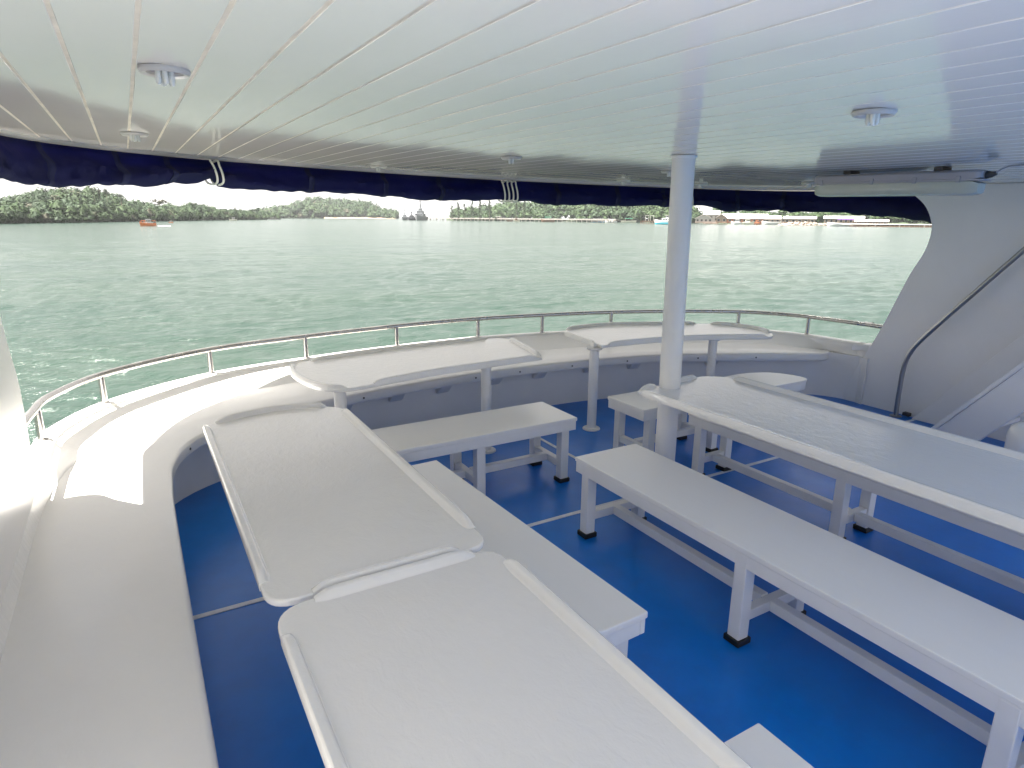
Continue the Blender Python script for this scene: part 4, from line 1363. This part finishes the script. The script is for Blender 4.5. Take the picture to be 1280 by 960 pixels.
house(931, 279.2, 52, 6.0, 5.2, 'long hall with a wide white roof and rusty walls', 'rust_wall', 'roof_white', False, 9, D=shore_d(931, 280.3) + 14, lift_px=1.2)
house(966, 279.6, 18, 5.5, 3.5, 'low grey-roofed house right of the long white-roofed hall', 'wood_grey', 'roof_grey', False, 3, D=shore_d(966, 280.7) + 10)
house(984, 280.6, 15, 6, 3.5, 'small white-roofed stilt house left of the rubble bank', 'wall_white', 'roof_white', True, 2)
house(1000, 279.8, 36, 7.2, 2.5, 'wide low house with a flat white roof behind the rubble bank', 'wall_brown', 'roof_white', False, 5, D=shore_d(1000, 281.5) + 12, lift_px=1.0)
house(1055, 280.6, 44, 8.0, 2.5, 'long open-fronted house with a white roof behind the purple boat', 'wall_brown', 'roof_white', False, 8, D=shore_d(1055, 282) + 14, lift_px=1.0)
house(1090, 281.5, 36, 5.2, 2.0, 'low dark house behind the jetty shed with a pinkish end wall', 'wood_brown', 'roof_grey', False, 6, D=shore_d(1090, 283) + 16, lift_px=1.0)
# rubble bank
rb = random.Random(11)
t, k = place('rubble_bank', 1006, 281.7, 'bank of brown and grey rubble at the water edge in front of the flat roof', 'rock bank')
mm = MB()
for j in range(150):
    x = rb.uniform(-29, 29) * k; hgt = 4.2 * k * (1 - abs(x / (32 * k)) ** 2)
    z = rb.random() * hgt
    s = rb.uniform(.35, 1.1)
    mm.lathe([(s * .5, -s * .5), (s * rb.uniform(.8, 1.1), -s * .1), (s * rb.uniform(.5, .9), s * .4), (s * .2, s * .6)], (x, 2 - 2.5 * (1 - z / 6) + rb.uniform(-1, 1), z), 6)
mm.build('rubble', 'grey_rock', t, local=True, kind='stuff')
# covered jetty at the right end
t, k = place('jetty_shed', 1126, 283.9, 'long low jetty shed with a white roof and dark openings at the right end', 'shed')
Wd = 112 * k
MB().box((0, 4, 3.2 * k), (Wd, 9, 1.0 * k * .9)).build('roof', 'roof_white', t, local=True, bevel=.06)
MB().box((0, 7.5, 1.6 * k), (Wd, .3, 3.0 * k)).build('rear_wall', 'wood_brown', t, local=True)
MB().box((0, 3.5, .35), (Wd, 8, .3)).build('jetty_deck', 'wood_brown', t, local=True)
for j in range(21):
    MB().box((-Wd / 2 + Wd * (j + .5) / 21, 0, 1.4 * k), (.35 if j % 5 else .9, .35, 2.8 * k)).build('post', 'wall_white' if j % 5 == 0 else 'wood_grey', t, local=True)
boat(921, 280.6, 13, 6.8, 'white cabin boat moored in front of the rusty hall', 'boat_white', cabin='boat_white', flip=-1)
boat(936, 280.7, 14, 7.2, 'cream cabin boat moored right of the white one by the rusty hall', 'boat_cream', cabin='boat_cream')
boat(965, 280.9, 23, 4.6, 'long white speedboat between the rusty hall and the small white house', 'boat_white', roof=None, flip=-1)
boat(1060, 283.0, 46, 9.0, 'long white speedboat with a purple canopy at the village jetty', 'boat_white', roof='boat_purple', flip=-1)
boat(948, 280.8, 9, 5.4, 'small orange boat in front of the end of the rusty hall', 'rust_wall', cabin='orange_paint')


# ------------------------------------------------------------------ sea air
hz = bpy.data.materials.new('sea_air')
hz.use_nodes = True
ht = hz.node_tree
ht.nodes.clear()
ho = ht.nodes.new('ShaderNodeOutputMaterial')
hv = ht.nodes.new('ShaderNodeVolumePrincipled')
hv.inputs['Color'].default_value = (0.88, 0.92, 0.97, 1)
hv.inputs['Density'].default_value = 0.00007
hv.inputs['Anisotropy'].default_value = 0.2
ht.links.new(hv.outputs['Volume'], ho.inputs['Volume'])
MAT['sea_air'] = hz
MB().box((0, 0, 28), (14000, 14000, 66)).build('haze', 'sea_air', kind='stuff', boat=False, smooth=False)

# ------------------------------------------------------------------ trim the boat on the sea
bpy.context.view_layer.update()
for o in BOAT:
    if o.parent is None:
        o.matrix_world = TRIM @ o.matrix_basis
